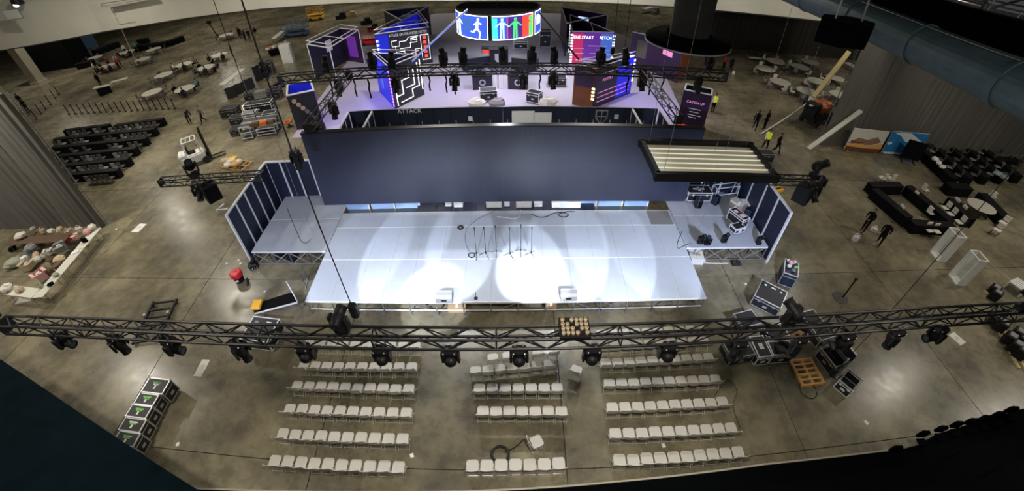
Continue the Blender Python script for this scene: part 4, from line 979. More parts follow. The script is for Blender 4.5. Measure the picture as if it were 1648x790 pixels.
# black skirted tables with dark chairs in rows
def skirt_table(A, B, wd, h, label, group, name='skirted_table'):
    L = (B-A).length; c = (A+B)/2; a = math.atan2(B.y-A.y, B.x-A.x); t = thing(name, label, 'table', (c.x, c.y, 0), a, group)
    MB().rbox(0, 0, h-.04, L, wd, .04, .015).build('table_top', 'black', t)
    n = int(L/.16); vs = []
    ring = []
    for i in range(n): ring.append((-L/2+L*i/n, -wd/2))
    m_ = max(3, int(wd/.16))
    for i in range(m_): ring.append((L/2, -wd/2+wd*i/m_))
    for i in range(n): ring.append((L/2-L*i/n, wd/2))
    for i in range(m_): ring.append((-L/2, wd/2-wd*i/m_))
    k = len(ring)
    for z, g in ((h-.04, 1.0), (.01, 1.0)):
        for i, (x, y) in enumerate(ring):
            f = 1+(.025 if i % 2 else -.01)*(1 if z < .1 else .3); vs.append((x*f if abs(x) > L/2-.01 else x, y*f if abs(y) > wd/2-.01 else y, z))
    MB().add(vs, [(i, (i+1) % k, k+(i+1) % k, k+i) for i in range(k)]).build('skirt', 'black_fabric', t)
    return t
_sc = {}
def stack_chair(x, y, rz, label, group, seat='grey'):
    if seat not in _sc:
        _sc[seat] = (MB().rbox(0, 0, .42, .45, .45, .07, .03).mesh('seat', seat), MB().rbox(0, -.22, .55, .44, .06, .38, .03).mesh('backrest', seat),
                     MB().path([(0, -.24, .9), (0, -.2, .42), (0, -.22, 0)], .014, 4).mesh('rear_leg', 'black_metal'), MB().path([(0, -.2, .42), (0, .2, .42), (0, .22, 0)], .014, 4).mesh('front_leg', 'black_metal'))
    s_, bk_, rl, f_ = _sc[seat]; t = thing('banquet_chair', label, 'chair', (x, y, .001), rz, group)
    place('seat', s_, t); place('backrest', bk_, t)
    for q in (-.2, .2): place('rear_leg', rl, t, (q, 0, 0)); place('front_leg', f_, t, (q, 0, 0))
    return t
rowpx = [((103, 209), (176, 200), 3), ((184, 201), (263, 190), 3), ((87, 223), (250, 206), 6), ((84, 236), (236, 221), 5), ((92, 250), (219, 237), 5), ((104, 265), (207, 254), 4), ((116, 279), (190, 272), 3)]
names = ['far row, left half', 'far row, right half', 'second row', 'third row', 'fourth row', 'fifth row', 'row nearest the camera']
rnd = random.Random(4)
for r_, (a, b_, n) in enumerate(rowpx):
    A, B = G(*a, .75), G(*b_, .75); A.z = B.z = 0
    for i in range(n):
        p, q = A+(B-A)*(i/n), A+(B-A)*((i+.97)/n)
        skirt_table(p, q, .5, .75, 'black skirted table left of stage, %s, %s table' % (names[r_], ORD[i]), 'black skirted tables in rows at left')
        for j in range(3):
            if rnd.random() < .25: continue
            c = p+(q-p)*((j+.5)/3); stack_chair(c.x, c.y-.75, math.atan2(B.y-A.y, B.x-A.x)+rnd.uniform(-.1, .1), 'dark chair behind black skirted tables, %s, seat %s' % (names[r_], ORD[i*3+j]), 'dark chairs at the black skirted tables', 'seat_dark' if rnd.random() < .8 else 'grey')

# stanchions
sm = (MB().lathe([(0, 0), (.2, 0), (.2, .03), (.05, .07), (0, .07)], 12).mesh('base', 'black'), MB().tube((0, 0, .05), (0, 0, 1.1), .05, 8).mesh('post', 'black'), MB().lathe([(0, 1.1), (.065, 1.1), (.065, 1.17), (0, 1.19)], 8).mesh('cap', 'black'))
def stanchion(px, py, lab, grp):
    g_ = G(px, py); t = thing('stanchion', lab, 'post', (g_.x, g_.y, .001), 0, grp)
    for m_, n_ in zip(sm, ('base', 'post', 'cap')): place(n_, m_, t)
for i in range(18):
    f = i/17; stanchion(112+170*f, 184-9*f, 'black queue post in the long row behind the skirted tables, %s from left' % ORD[i], 'long row of queue posts')
for i, (px, py) in enumerate(((60, 192), (67, 183), (74, 176), (82, 168), (89, 158), (95, 152))): stanchion(px, py, 'black queue post beside the left drape top, %s from the camera' % ORD[i], 'short row of queue posts')

# round banquet tables
_rt = {}
def round_table(px, py, label, group, r=.92, chairs=(), mt='table_top', z=.75):
    g_ = G(px, py, z); t = thing('round_table', label, 'table', (g_.x, g_.y, .001), 0, group)
    k = (r, mt)
    if k not in _rt: _rt[k] = (MB().lathe([(0, .75), (r-.03, .75), (r, .735), (r, .715), (r-.05, .70), (0, .70)], 28).mesh('table_top', mt), MB().path([(-.5, -.4, 0), (-.45, -.4, .7), (-.45, .4, .7), (-.5, .4, 0)], .018, 4).mesh('leg_frame', 'steel'))
    place('table_top', _rt[k][0], t); place('leg_frame', _rt[k][1], t); place('leg_frame', _rt[k][1], t, (0, 0, 0), (0, 0, PI))
    for i, a in enumerate(chairs):
        stack_chair(g_.x+(r+.35)*math.cos(a), g_.y+(r+.35)*math.sin(a), a+PI/2, 'chair around the %s, %s of %s' % (label.split(',')[0][:60], ORD[i], len(chairs)), 'chairs around round tables', ('offwhite' if i % 3 == 0 else 'grey') if group.endswith('right') else 'seat_dark')
    return g_
ltab = [((247, 79), 'bare round table nearest the black long bench'), ((229, 95), 'bare round table below the black long bench'), ((263, 120), 'wide round table in the middle of left banquet area'), ((244, 148), 'round table just behind the queue posts'), ((297, 142), 'round table right of the one behind the posts'),
        ((153, 92), 'small far round table under the bulkhead'), ((296, 103), 'round table with four seated people in left area'), ((331, 108), 'round table between the standing and seated people'), ((352, 88), 'round table below the dark hanging lamp'), ((364, 56), 'far pale table near the bulkhead edge'), ((172, 106), 'crowded round table far left'), ((205, 83), 'round table behind the crowded one')]
rnd = random.Random(21)
LT = []
for ti, (p, lab) in enumerate(ltab):
    n = 0 if ti in (4, 6, 7, 8, 10, 11) else rnd.choice((4, 5, 6)); a0 = rnd.uniform(0, 6); LT.append(round_table(p[0], p[1], lab, 'round tables at left', 1.15, [a0+2*PI*k/n for k in range(n)]))
rtab = [((1232, 110), 'round table nearest the aisle at right'), ((1248, 98), 'far left round table of the right group'), ((1288, 107), 'round table in the centre of the right group'), ((1304, 99), 'far round table of the right group'), ((1256, 131), 'near left round table of the right group'), ((1316, 130), 'round table just behind the wooden boom'), ((1345, 125), 'round table right of the wooden boom'), ((1299, 146), 'round table beside the orange truck'), ((1352, 152), 'round table half hidden by the right drape')]
for (p, lab) in rtab:
    n = 6; a0 = rnd.uniform(0, 6); round_table(p[0], p[1], lab, 'round tables at right', 1.1, [a0+2*PI*k/n for k in range(n) if rnd.random() < .85])
trestle('long pale folding table standing slantwise in the left hall', G(357, 136, .75), G(391, 110, .75), .8, group='single pale tables')
trestle('long pale table far back near the blue scissor lift', G(440, 62, .75), G(462, 44, .75), .8, group='single pale tables')
A, B = G(155, 145, .75), G(175, 138, .75); A.z = B.z = 0
skirt_table(A, B, 1.2, .95, 'dark box table with a pale cloth near the queue posts', 'dark cloth tables')
tag(MB().box(0, 0, 0, 2.2, .9, .01, .25).build('tablecloth', 'table_white', None, ((A+B).x/2, (A+B).y/2, .952)), 'pale cloth folded on the dark box table', 'cloth')
A, B = G(178, 132, .75), G(205, 125, .75); A.z = B.z = 0
trestle('pale table beside the dark box table', A, B, .8, group='single pale tables')
# black long bench far back
for i, (a, b_) in enumerate((((216, 74), (240, 71)), ((240, 71), (268, 67)), ((268, 67), (293, 58)))):
    A, B = G(*a, .8), G(*b_, .8); A.z = B.z = 0
    skirt_table(A, B, 1.0, .85, 'long black cloth covered bench far left, %s section from left' % ORD[i], 'long black bench')
A, B = G(222, 64, .8), G(236, 62, .8); A.z = B.z = 0; skirt_table(A, B, 1.0, .85, 'short black table behind the long black bench', 'dark cloth tables')
for i, (a, b_) in enumerate((((122, 103), (150, 96)), ((150, 82), (188, 68)))):
    A, B = G(*a, .8), G(*b_, .8); A.z = B.z = 0
    skirt_table(A, B, 1.2, .85, 'dark cluttered long table under the far left bulkhead, %s' % ('near one' if i == 0 else 'far one'), 'dark cloth tables')
g_ = G(127, 86); tag(MB().box(0, 0, .1, 4.5, .15, 3.4).box(-1.5, 0, 0, .2, 1.2, .1).box(1.5, 0, 0, .2, 1.2, .1).build('blue_screen', 'lift_blue', None, (g_.x, g_.y+2, 0), .2), 'dark blue display board under the far left bulkhead', 'board')

# white telehandler-like machine
g_ = G(312, 268); t = thing('forklift', 'white and black fork lift parked left of the stage', 'forklift', (g_.x+.2, g_.y+.5, 0), .62)
MB().rbox(-.2, 0, .35, 1.9, 1.05, .65, .12).build('chassis', 'white', t); MB().rbox(-.85, 0, .9, .7, 1.0, .35, .12).build('counterweight', 'white', t)
MB().rbox(-.15, 0, 1.0, .5, .5, .14, .04).box(-.42, 0, 1.1, .1, .5, .5).build('driver_seat', 'black', t)
cg = MB()
for x in (-.6, .6):
    for y_ in (-.48, .48): cg.tube((x, y_, .95), (x*.85, y_, 2.1), .04)
for y_ in (-.48, .48): cg.tube((-.51, y_, 2.1), (.51, y_, 2.1), .04)
for x in (-.51, -.17, .17, .51): cg.tube((x, -.48, 2.1), (x, .48, 2.1), .03)
cg.build('overhead_guard', 'white', t)
for y_ in (-.3, .3): MB().box(1.0, y_, .15, .14, .12, 2.5).build('mast_rail', 'black_metal', t); MB().box(1.6, y_, .08, 1.15, .12, .05).build('fork', 'black_metal', t)
MB().box(1.08, 0, .15, .06, .8, .6).build('fork_carriage', 'black_metal', t); MB().path([(.5, .2, 1.0), (.45, .2, 1.35)], .03).lathe([(.14, 0), (.17, .02), (.14, .04)], 12, (.42, .2, 1.36)).build('steering_wheel', 'black', t)
for x in (-.8, .65):
    for y_ in (-.5, .5): MB().tube((x, y_-.1, .28), (x, y_+.1, .28), .28, 14).build('wheel', 'rubber', t)
g_ = G(373, 263); t = pallet('low wooden pallet loaded with tan and white sacks near the fork lift', .15, (352, 268), (388, 274), (358, 252), 'wood')
for i, (px, py, r, mt_) in enumerate(((362, 258, .34, 'beige'), (374, 256, .36, 'yellow'), (383, 260, .32, 'offwhite'), (366, 265, .34, 'offwhite'), (379, 266, .36, 'wood_orange'), (372, 261, .33, 'offwhite'))):
    g_ = G(px, py, .35); tag(MB().ball((0, 0, r*.55), r, 9, 6, (1.2, .85, .55), jit=.08).box(0, 0, r*.45, r*1.6, r*.9, r*.25).build('sack', mt_, None, (g_.x, g_.y, .15+.1*(i > 3)), i*.8), 'sack on the loaded pallet near the fork lift, %s of six' % ORD[i], 'sack', 'sacks on the loaded pallet')
t = thing('panel_bracket', 'pale angled bracket leaning outside the left panel wall', 'bracket', G(362, 330, .3), .3)
MB().path([(0, 0, .1), (-.5, -.35, .0), (.4, -.7, .1)], .05).build('arm', 'alu_white', t); MB().beam((-.5, -.35, 0), (-.5, -.35, -.28), .06).build('foot', 'alu_white', t)

# cluster of production gear
def gear(px, py, L, D, H, rz, lab, **k):
    g_ = G(px, py, H/2); return flight_case(lab, g_.x, g_.y, L, D, H, rz, group='gear cluster left of the backstage', **{**dict(trim='steel'), **k})
gear(371, 180, 1.7, 1.0, 1.0, .1, 'black case at the left edge of the gear cluster')
gear(383, 193, 1.3, .9, .8, .1, 'black case in front of the left gear cluster case')
gear(379, 211, .8, .7, .7, .2, 'small black case at the near end of the gear cluster')
gear(418, 172, 2.6, .9, 1.0, .15, 'long black case in the middle of the gear cluster', trim='alu_white')
gear(404, 188, 1.2, .8, 1.0, .15, 'grey topped case left of the long case in gear cluster', body='grey', trim='alu_white')
gear(436, 187, 1.2, .8, .9, .15, 'black case right of the long case in gear cluster', trim='alu_white')
gear(446, 150, .9, .9, 1.1, .1, 'black box at the right end of the gear cluster')
gear(437, 152, .7, .7, .9, .1, 'second black box at the right end of the gear cluster')
gear(434, 108, .8, 1.2, 1.5, .2, 'tall dark case standing behind the gear cluster')
gear(420, 152, 1.2, .8, .8, .3, 'case with loose parts at the back of the gear cluster', body='grey')
gear(402, 155, 1.0, .8, .9, .3, 'open sided case near the raised panels of gear cluster')
for i, (px, py, h) in enumerate(((375, 158, 1.2), (389, 150, 1.1), (404, 144, 1.2), (418, 130, 1.7))):
    g_ = G(px, py); tag(MB().box(0, 0, 0, 1.1, .06, h).box(0, -.05, 0, .06, .3, .05).box(-.53, 0, 0, .05, .09, h, m=1).build('upright_panel', ['case_black', 'grey'], None, (g_.x, g_.y, 0), .6+.2*i), 'upright dark panel with white edge at the back of gear cluster, %s from left' % ORD[i], 'panel', 'upright panels in the gear cluster')
def trolley(px, py, L, D, H, rz, lab, shelves=3):
    g_ = G(px, py, H/2); t = thing('shelf_trolley', lab, 'trolley', (g_.x, g_.y, 0), rz, 'trolleys of the gear cluster')
    for sx in (-1, 1):
        for sy in (-1, 1): MB().tube((sx*L/2, sy*D/2, .1), (sx*L/2, sy*D/2, H), .03).build('post', 'alu_white', t); MB().tube((sx*L/2-.02, sy*D/2, .05), (sx*L/2+.02, sy*D/2, .05), .05, 8).build('caster', 'rubber', t)
    for k in range(shelves):
        z = .15+(H-.2)*k/(shelves-1); MB().box(0, 0, z, L, D, .03).build('shelf', 'seat_dark', t)
        for sy in (-1, 1): MB().box(0, sy*D/2, z, L, .04, .07).build('shelf_rail', 'alu_white', t)
trolley(421, 200, 3.0, .8, 1.1, .15, 'long white shelf trolley at the near side of the gear cluster')
trolley(398, 212, .9, .7, 1.2, .2, 'small white wire trolley with a pale box at the gear cluster')
trolley(430, 210, 1.6, .6, .7, .15, 'low white trolley right of the small wire trolley')
for i, (px, py, mt_, r) in enumerate(((412, 203, 'brown', .3), (425, 201, 'orange', .28), (436, 199, 'brown', .26))):
    g_ = G(px, py, 1.1); tag(MB().box(0, 0, 0, r*2.2, r*1.4, r).box(0, 0, r, r*1.9, r*1.1, .04).build('tool_box', mt_, None, (g_.x, g_.y, 1.115), .15), 'small tool box on the long shelf trolley, %s from left' % ORD[i], 'box', 'tool boxes on the trolley')

# scissor lifts and parts at the back
def scissor_lift(px, py, mt_, lab, H=1.2, L=2.4, D=1.2, rz=0):
    g_ = G(px, py); t = thing('scissor_lift', lab, 'lift', (g_.x, g_.y, 0), rz, 'lifts at the far back')
    MB().rbox(0, 0, .25, L, D*.8, .4, .05).build('chassis', mt_, t)
    for x in (-L*.35, L*.35):
        for s_ in (-1, 1): MB().tube((x, s_*D*.38-.08, .25), (x, s_*D*.38+.08, .25), .25, 10).build('wheel', 'rubber', t)
    for k in range(2): MB().beam((-L*.4, 0, .65+.2*k), (L*.4, 0, .85+.2*k), .08, .08).beam((L*.4, 0, .65+.2*k), (-L*.4, 0, .85+.2*k), .08, .08).build('scissor_arm', 'steel', t)
    MB().box(0, 0, H-.1, L, D, .1).build('platform', mt_, t)
    for s_ in (-1, 1):
        for z in (H+.5, H+1.0): MB().tube((-L/2, s_*D/2, z), (L/2, s_*D/2, z), .03).build('guard_rail', mt_, t); MB().tube((s_*L/2, -D/2, z), (s_*L/2, D/2, z), .03).build('guard_rail', mt_, t)
        for x in (-L/2, 0, L/2): MB().tube((x, s_*D/2, H), (x, s_*D/2, H+1.0), .03).build('rail_post', mt_, t)
scissor_lift(478, 58, 'lift_blue', 'blue grey scissor lift far behind the left booth', 1.2, 3.6, 1.6)
scissor_lift(510, 32, 'yellow', 'yellow scissor lift at the far back near the bulkhead', 1.0, 2.4, 1.4)
scissor_lift(598, 72, 'red', 'red scissor lift beside the maze booth', 1.0, 2.4, 1.4)
# ================================================================ EXHIBITION BOOTHS BEHIND THE BACKSTAGE
mat('carpet_pale', (.42, .40, .48), .8, noise=.08, scale=1.5)
mat('print_black', (.02, .02, .03), .4, noise=.3)
mat('print_purple', (.035, .012, .06), .4, noise=.5, scale=1.2)
mat('print_blue', (.01, .02, .55), .4, noise=.2, emit=(.02, .03, .9), estr=.28)
mat('print_blue2', (.05, .15, .6), .4, noise=.2, emit=(.1, .25, .9), estr=.35)
mat('print_red', (.5, .02, .10), .4, noise=.2, emit=(.7, .03, .15), estr=.45)
mat('print_violet', (.15, .03, .30), .4, noise=.4, emit=(.22, .05, .6), estr=.25)
mat('print_orange', (.16, .05, .02), .5, noise=.5, scale=2.5, emit=(.6, .12, .02), estr=.03)
mat('glow_white', (1, 1, 1), .4, noise=0, emit=(1, .98, .95), estr=1.8)
mat('glow_warm', (1, .8, .4), .4, noise=0, emit=(1, .75, .3), estr=2.5)
mat('glow_pink', (1, .3, .6), .4, noise=0, emit=(1, .25, .65), estr=2.2)
mat('glow_blue', (.1, .2, 1), .4, noise=0, emit=(.1, .2, 1), estr=1.5)
mat('glow_ltblue', (.5, .7, 1), .4, noise=0, emit=(.45, .65, 1), estr=1.2)
mat('glow_cyan', (.1, .8, .9), .4, noise=0, emit=(.05, .7, .85), estr=.9)
mat('glow_green', (.1, 1, .3), .4, noise=0, emit=(.05, .85, .2), estr=.9)
mat('glow_red', (1, .1, .05), .4, noise=0, emit=(.9, .06, .04), estr=.9)
mat('glow_yellow', (1, .9, .2), .4, noise=0, emit=(.9, .8, .1), estr=1.0)
mat('glow_screenblue', (.05, .1, .6), .4, noise=0, emit=(.03, .10, .6), estr=1.0)
mat('text_pink', (.8, .3, .6), .5, noise=0, emit=(.85, .3, .6), estr=.6)
mat('text_grey', (.6, .6, .66), .5, noise=0, emit=(.6, .6, .7), estr=.4)
# pale carpet
cp = [(470, 222), (520, 150), (590, 60), (700, 22), (905, 22), (1010, 60), (1075, 130), (1112, 215)]
pts = [G(*p) for p in cp]
tag(MB().prism([(p.x, p.y) for p in pts][::-1], .002, .012).build('carpet', 'carpet_pale'), 'pale carpet covering the floor between the exhibition booths', 'carpet')

def bpanel(parent, A, B, h, mt, name='panel', t_=.1, z0=0.013):
    """upright panel from A to B; returns object whose local x runs A->B, y faces away, z up, origin at A"""
    d = B-A; a = math.atan2(d.y, d.x); L = math.hypot(d.x, d.y)
    o = MB().box(L/2, 0, z0, L, t_, h-z0).build(name, mt, parent, (A.x, A.y, 0), a); o['L'] = L
    return o, L
def tubes(parent, pts, r=.05, name='top_rail', mt='alu_white', closed=True):
    n = len(pts)
    for i in range(n if closed else n-1): MB().tube(pts[i], pts[(i+1) % n], r).build(name, mt, parent)
def stripe(o, x0, z0, x1, z1, w_, mt, name='light_line', y=-.065):
    MB().beam((x0, y, z0), (x1, y, z1), w_, .02).build(name, mt, o)
def led_column(o, x, z0, z1, mt, n=9, w_=.09, y=-.07):
    m_ = MB().box(0, 0, 0, w_*1.8, .04, (z1-z0)/n*.55).mesh('bulb', mt)
    for i in range(n): place('bulb', m_, o, (x, y, z0+(z1-z0)*i/n))
def Z0(v): return Vector((v.x, v.y, 0))

# --- far maze booth
h = 3.8; A, B, C = Z0(G(603, 56, h)), Z0(G(690, 44, h)), Z0(G(672, 22, h))
t = thing('maze_booth', 'far black booth wall with a glowing white maze and a blue end', 'booth', (0, 0, 0), 0, 'exhibition booths')
o, L = bpanel(t, A, B, h, 'print_black', 'front_panel')
MB().box(L*.12, -.06, .4, L*.22, .02, h-.5).build('blue_end', 'print_blue', o)
lettering('ATTACK ON THE WATER SYSTEM', .40, 'text_grey', o, (L*.60, -.06, h-.35), (PI/2, 0, 0), sx=.72*L/(26*.40*.60))
mz = [(.28, 2.9, .28, 2.3), (.28, 2.9, .38, 2.9), (.28, 2.3, .42, 2.3), (.42, 2.3, .42, 2.75), (.42, 2.75, .55, 2.75), (.55, 2.75, .60, 3.1), (.60, 3.1, .78, 3.1), (.42, 2.0, .62, 2.0), (.62, 2.0, .62, 2.5), (.62, 2.5, .75, 2.5), (.34, 2.3, .34, 1.7), (.34, 1.7, .50, 1.7), (.50, 1.7, .50, 1.2), (.50, 1.2, .70, 1.2), (.70, 1.2, .70, 1.75), (.70, 1.75, .8, 1.75), (.64, 2.75, .75, 2.75), (.64, 2.95, .64, 2.6), (.75, 2.95, .75, 2.6), (.64, 2.95, .75, 2.95), (.36, 1.2, .36, .7), (.36, .7, .6, .7), (.6, .7, .6, .35)]
for q in mz: stripe(o, q[0]*L, q[1], q[2]*L, q[3], .13, 'glow_white')
for q in ((.82, .5, .82, 3.15), (.97, .5, .97, 3.15), (.82, 3.15, .97, 3.15), (.82, .5, .97, .5)): stripe(o, q[0]*L, q[1], q[2]*L, q[3], .16, 'glow_white')
for i in range(5): MB().box(.895*L, -.06, .7+.5*i, .32, .03, .3).build('red_tile', 'glow_red', o)
led_column(o, .02*L, .5, 3.4, 'glow_white', 7); led_column(o, .045*L, .5, 3.4, 'glow_blue', 7)
bpanel(t, A, C, h, 'print_blue', 'side_panel'); bpanel(t, C, B, h, 'print_black', 'rear_panel')
up = Vector((0, 0, h+.05)); tubes(t, [A+up, B+up, C+up]); tubes(t, [A+up+Vector((0, 0, .45)), B+up+Vector((0, 0, .45)), C+up+Vector((0, 0, .45))]); tubes(t, [(A+B)/2+up, (A+C)/2+up, (B+C)/2+up], .035)
# --- near maze booth
h = 3.7; A, B, C = Z0(G(612, 148)), Z0(G(637, 175)), Z0(G(683, 152))
t = thing('maze_booth', 'near triangular booth with a blue face and a glowing white maze face', 'booth', (0, 0, 0), 0, 'exhibition booths')
o, L = bpanel(t, A, B, h, 'print_blue', 'blue_panel'); led_column(o, L-.12, .2, 3.5, 'glow_pink', 11)
MB().box(L*.4, -.06, 1.0, .5, .02, .9).build('poster', 'print_blue2', o)
o, L = bpanel(t, B, C, h, 'print_black', 'maze_panel')
for q in ((.08, .2, .08, 2.6), (.08, 1.0, .3, 1.0), (.3, 1.0, .3, 2.2), (.3, 2.2, .55, 2.2), (.55, 2.2, .55, 3.2), (.18, 1.8, .18, 2.6), (.2, .35, .6, .35), (.6, .35, .6, 1.1), (.6, 1.1, .85, 1.1), (.85, 1.1, .85, 3.2), (.42, 1.4, .7, 1.4), (.7, 1.4, .7, 2.8), (.95, .6, .95, 3.4)): stripe(o, q[0]*L, q[1], q[2]*L, q[3], .15, 'glow_white')
bpanel(t, A, C, h, 'print_black', 'rear_panel'); up = Vector((0, 0, h+.05)); tubes(t, [A+up, B+up, C+up]); tubes(t, [A+up*1.09, B+up*1.09, C+up*1.09], .035)
# --- far right booth with headline
h = 3.4; A, B, C = Z0(G(921, 51, h)), Z0(G(989, 53, h)), Z0(G(917, 24, h))
t = thing('headline_booth', 'far purple booth wall with a bold headline and light bulb columns', 'booth', (0, 0, 0), 0, 'exhibition booths')
o, L = bpanel(t, A, B, h, 'print_violet', 'front_panel')
MB().box(L*.14, -.055, .1, L*.26, .02, h-.2).build('red_end', 'print_red', o); MB().box(L*.84, -.055, .1, L*.3, .02, h-.2).build('blue_end', 'print_blue2', o)
lettering('THE START', .42, 'glow_white', o, (L*.27, -.075, h-.55), (PI/2, 0, 0)); lettering('FETCH', .42, 'glow_white', o, (L*.8, -.075, h-.55), (PI/2, 0, 0))
for q in ((.05, 1.7, .3, 1.7), (.4, 2.0, .85, 2.0), (.45, 1.2, .9, 1.2), (.6, 1.6, .9, 1.6), (.25, .5, .8, .5), (.1, 1.2, .3, 1.2)): stripe(o, q[0]*L, q[1], q[2]*L, q[3], .16, 'text_grey', 'text_line', -.07)
led_column(o, .0, .1, 3.3, 'glow_white', 11, .14); led_column(o, L, .1, 3.3, 'glow_white', 10, .12)
o, L = bpanel(t, A, C, h, 'print_black', 'side_panel'); led_column(o, L*.5, .1, 3.3, 'glow_white', 10, .14, .07)
bpanel(t, C, B, h, 'print_black', 'rear_panel'); up = Vector((0, 0, h+.05)); tubes(t, [A+up, B+up, C+up]); tubes(t, [(A+B)/2+up, (C+B)/2+up], .04, closed=False)
# --- near right booth
h = 3.5; A, B, C = Z0(G(921, 168)), Z0(G(953, 175)), Z0(G(1013, 150))
t = thing('lamp_corner_booth', 'near dark triangular booth with orange picture and deep blue face', 'booth', (0, 0, 0), 0, 'exhibition booths')
o, L = bpanel(t, A, B, h, 'print_orange', 'orange_panel'); MB().box(L*.5, -.06, 1.8, L*.9, .02, 1.6).build('purple_band', 'print_purple', o); led_column(o, L-.05, .8, 2.0, 'glow_warm', 4, .14)
o, L = bpanel(t, B, C, h, 'print_black', 'text_panel'); MB().box(L*.78, -.055, .15, L*.44, .02, h-.3).build('blue_face', 'print_blue', o)
lettering('POSTTLY', .34, 'text_pink', o, (L*.3, -.075, 2.3), (PI/2, 0, 0))
for z in (2.9, 1.3, .9, .5): stripe(o, .08*L, z, .92*L, z, .08, 'text_pink' if z < 2 else 'text_grey', 'text_line')
led_column(o, L, 1.2, 3.4, 'glow_warm', 6, .12)
bpanel(t, C, A, h, 'print_black', 'rear_panel'); up = Vector((0, 0, h+.05)); tubes(t, [A+up, B+up, C+up]); tubes(t, [A+up*1.1, B+up*1.1, C+up*1.1], .035)
# --- back right booth
h = 3.6; A, B, C = Z0(G(1018, 52, h)), Z0(G(1065, 62, h)), Z0(G(1100, 76, h))
t = thing('purple_booth', 'dark purple open booth behind the black brimmed column', 'booth', (0, 0, 0), 0, 'exhibition booths')
o, L = bpanel(t, A, B, h, 'print_purple', 'wall_panel'); MB().box(L*.4, -.06, 1.2, 1.1, .02, 1.8).build('poster', 'drape_grey', o)
o, L = bpanel(t, B, C, h, 'print_purple', 'wall_panel'); MB().box(L*.4, -.06, 2.2, 1.3, .02, .5).build('pink_sign', 'text_pink', o)
D_ = Z0(G(1108, 108)); o, L = bpanel(t, C, D_, h*.8, 'print_orange', 'orange_wall'); up = Vector((0, 0, h+.05)); tubes(t, [A+up, B+up, C+up], closed=False)
# --- tower with sign
h = 3.3; A, B = Z0(G(1102, 145, h)), Z0(G(1145, 154, h)); n_ = Vector((-(B-A).y, (B-A).x, 0)).normalized()*1.3
t = thing('sign_tower', 'dark purple sign tower with CATCH UP lettering right of the backstage', 'booth', (0, 0, 0), 0, 'exhibition booths')
o, L = bpanel(t, A, B, h, 'print_purple', 'front_panel')
lettering('CATCH UP', .28, 'text_pink', o, (L*.5, -.06, 2.5), (PI/2, 0, 0))
for z, x0, x1 in ((2.0, .3, .75), (1.75, .35, .7), (1.5, .3, .8), (1.3, .35, .65)): stripe(o, x0*L, z, x1*L, z, .05, 'text_grey', 'text_line')
MB().box(L*.45, -.06, .35, L*.85, .03, .22).build('red_band', 'glow_red', o)
bpanel(t, A+n_, A, h, 'print_purple', 'side_panel'); bpanel(t, B, B+n_, h, 'print_purple', 'side_panel'); bpanel(t, B+n_, A+n_, h, 'print_black', 'rear_panel')
up = Vector((0, 0, h+.04)); tubes(t, [A+up, B+up, B+n_+up, A+n_+up], .06)
for px in (1100, 1111): g_ = G(px, 208); 
# --- back left booth
h = 3.7; A, B, C, D_ = Z0(G(494, 72, h)), Z0(G(548, 46, h)), Z0(G(577, 49, h)), Z0(G(530, 78, h))
t = thing('dark_booth', 'dark booth with a white tube roof at far left of the exhibition', 'booth', (0, 0, 0), 0, 'exhibition booths')
o, L = bpanel(t, A, B, h, 'print_black', 'rear_panel'); MB().box(L*.55, -.06, 2.0, 1.0, .02, 1.2).build('white_poster', 'white', o)
o, L = bpanel(t, B, C, h, 'print_purple', 'side_panel'); MB().box(L*.5, -.06, .6, L*.5, .02, 2.4).build('poster', 'print_violet', o)
for q in (A, D_, C): MB().tube((q.x, q.y, 0), (q.x, q.y, h), .06).build('post', 'alu_white', t)
up = Vector((0, 0, h+.05)); tubes(t, [A+up, B+up, C+up, D_+up], .06); tubes(t, [A+up*1.1, B+up*1.1, C+up*1.1, D_+up*1.1], .04); tubes(t, [(A+B)/2+up, (C+D_)/2+up], .04, closed=False)
# --- white-framed counter near the left truss end
h = 3.0; A, B, C, D_ = Z0(G(462, 155, h)), Z0(G(505, 146, h)), Z0(G(500, 131, h)), Z0(G(463, 137, h))
t = thing('framed_counter', 'dark booth with white frame top beside the left end of back truss', 'booth', (0, 0, 0), 0, 'exhibition booths')
o, L = bpanel(t, A, B, h, 'print_black', 'front_panel')
for i in range(6):
    MB().lathe([(.0, 0), (.19, 0), (.19, .05), (0, .05)], 12).build('round_badge', 'beige' if i < 3 else 'grey', o, (L*(.2+.12*i), -.06, 2.5-.35*i)).rotation_euler = (PI/2, 0, 0)
bpanel(t, B, C, h, 'print_violet', 'side_panel'); bpanel(t, C, D_, h, 'print_blue', 'rear_panel'); bpanel(t, D_, A, h, 'print_black', 'side_panel')
up = Vector((0, 0, h+.05)); tubes(t, [A+up, B+up, C+up, D_+up], .08)
g_ = G(464, 197, .4); t = thing('life_ring', 'orange ring on a small black stand left of the backstage wall', 'ring', (g_.x, g_.y, 0))
MB().lathe([(.28+.09*math.cos(a*PI/4), .45+.09*math.sin(a*PI/4)) for a in range(9)], 16).build('ring', 'orange', t); MB().lathe([(0, 0), (.25, 0), (.1, .1), (.08, .37), (0, .37)], 12).build('stand', 'black', t)
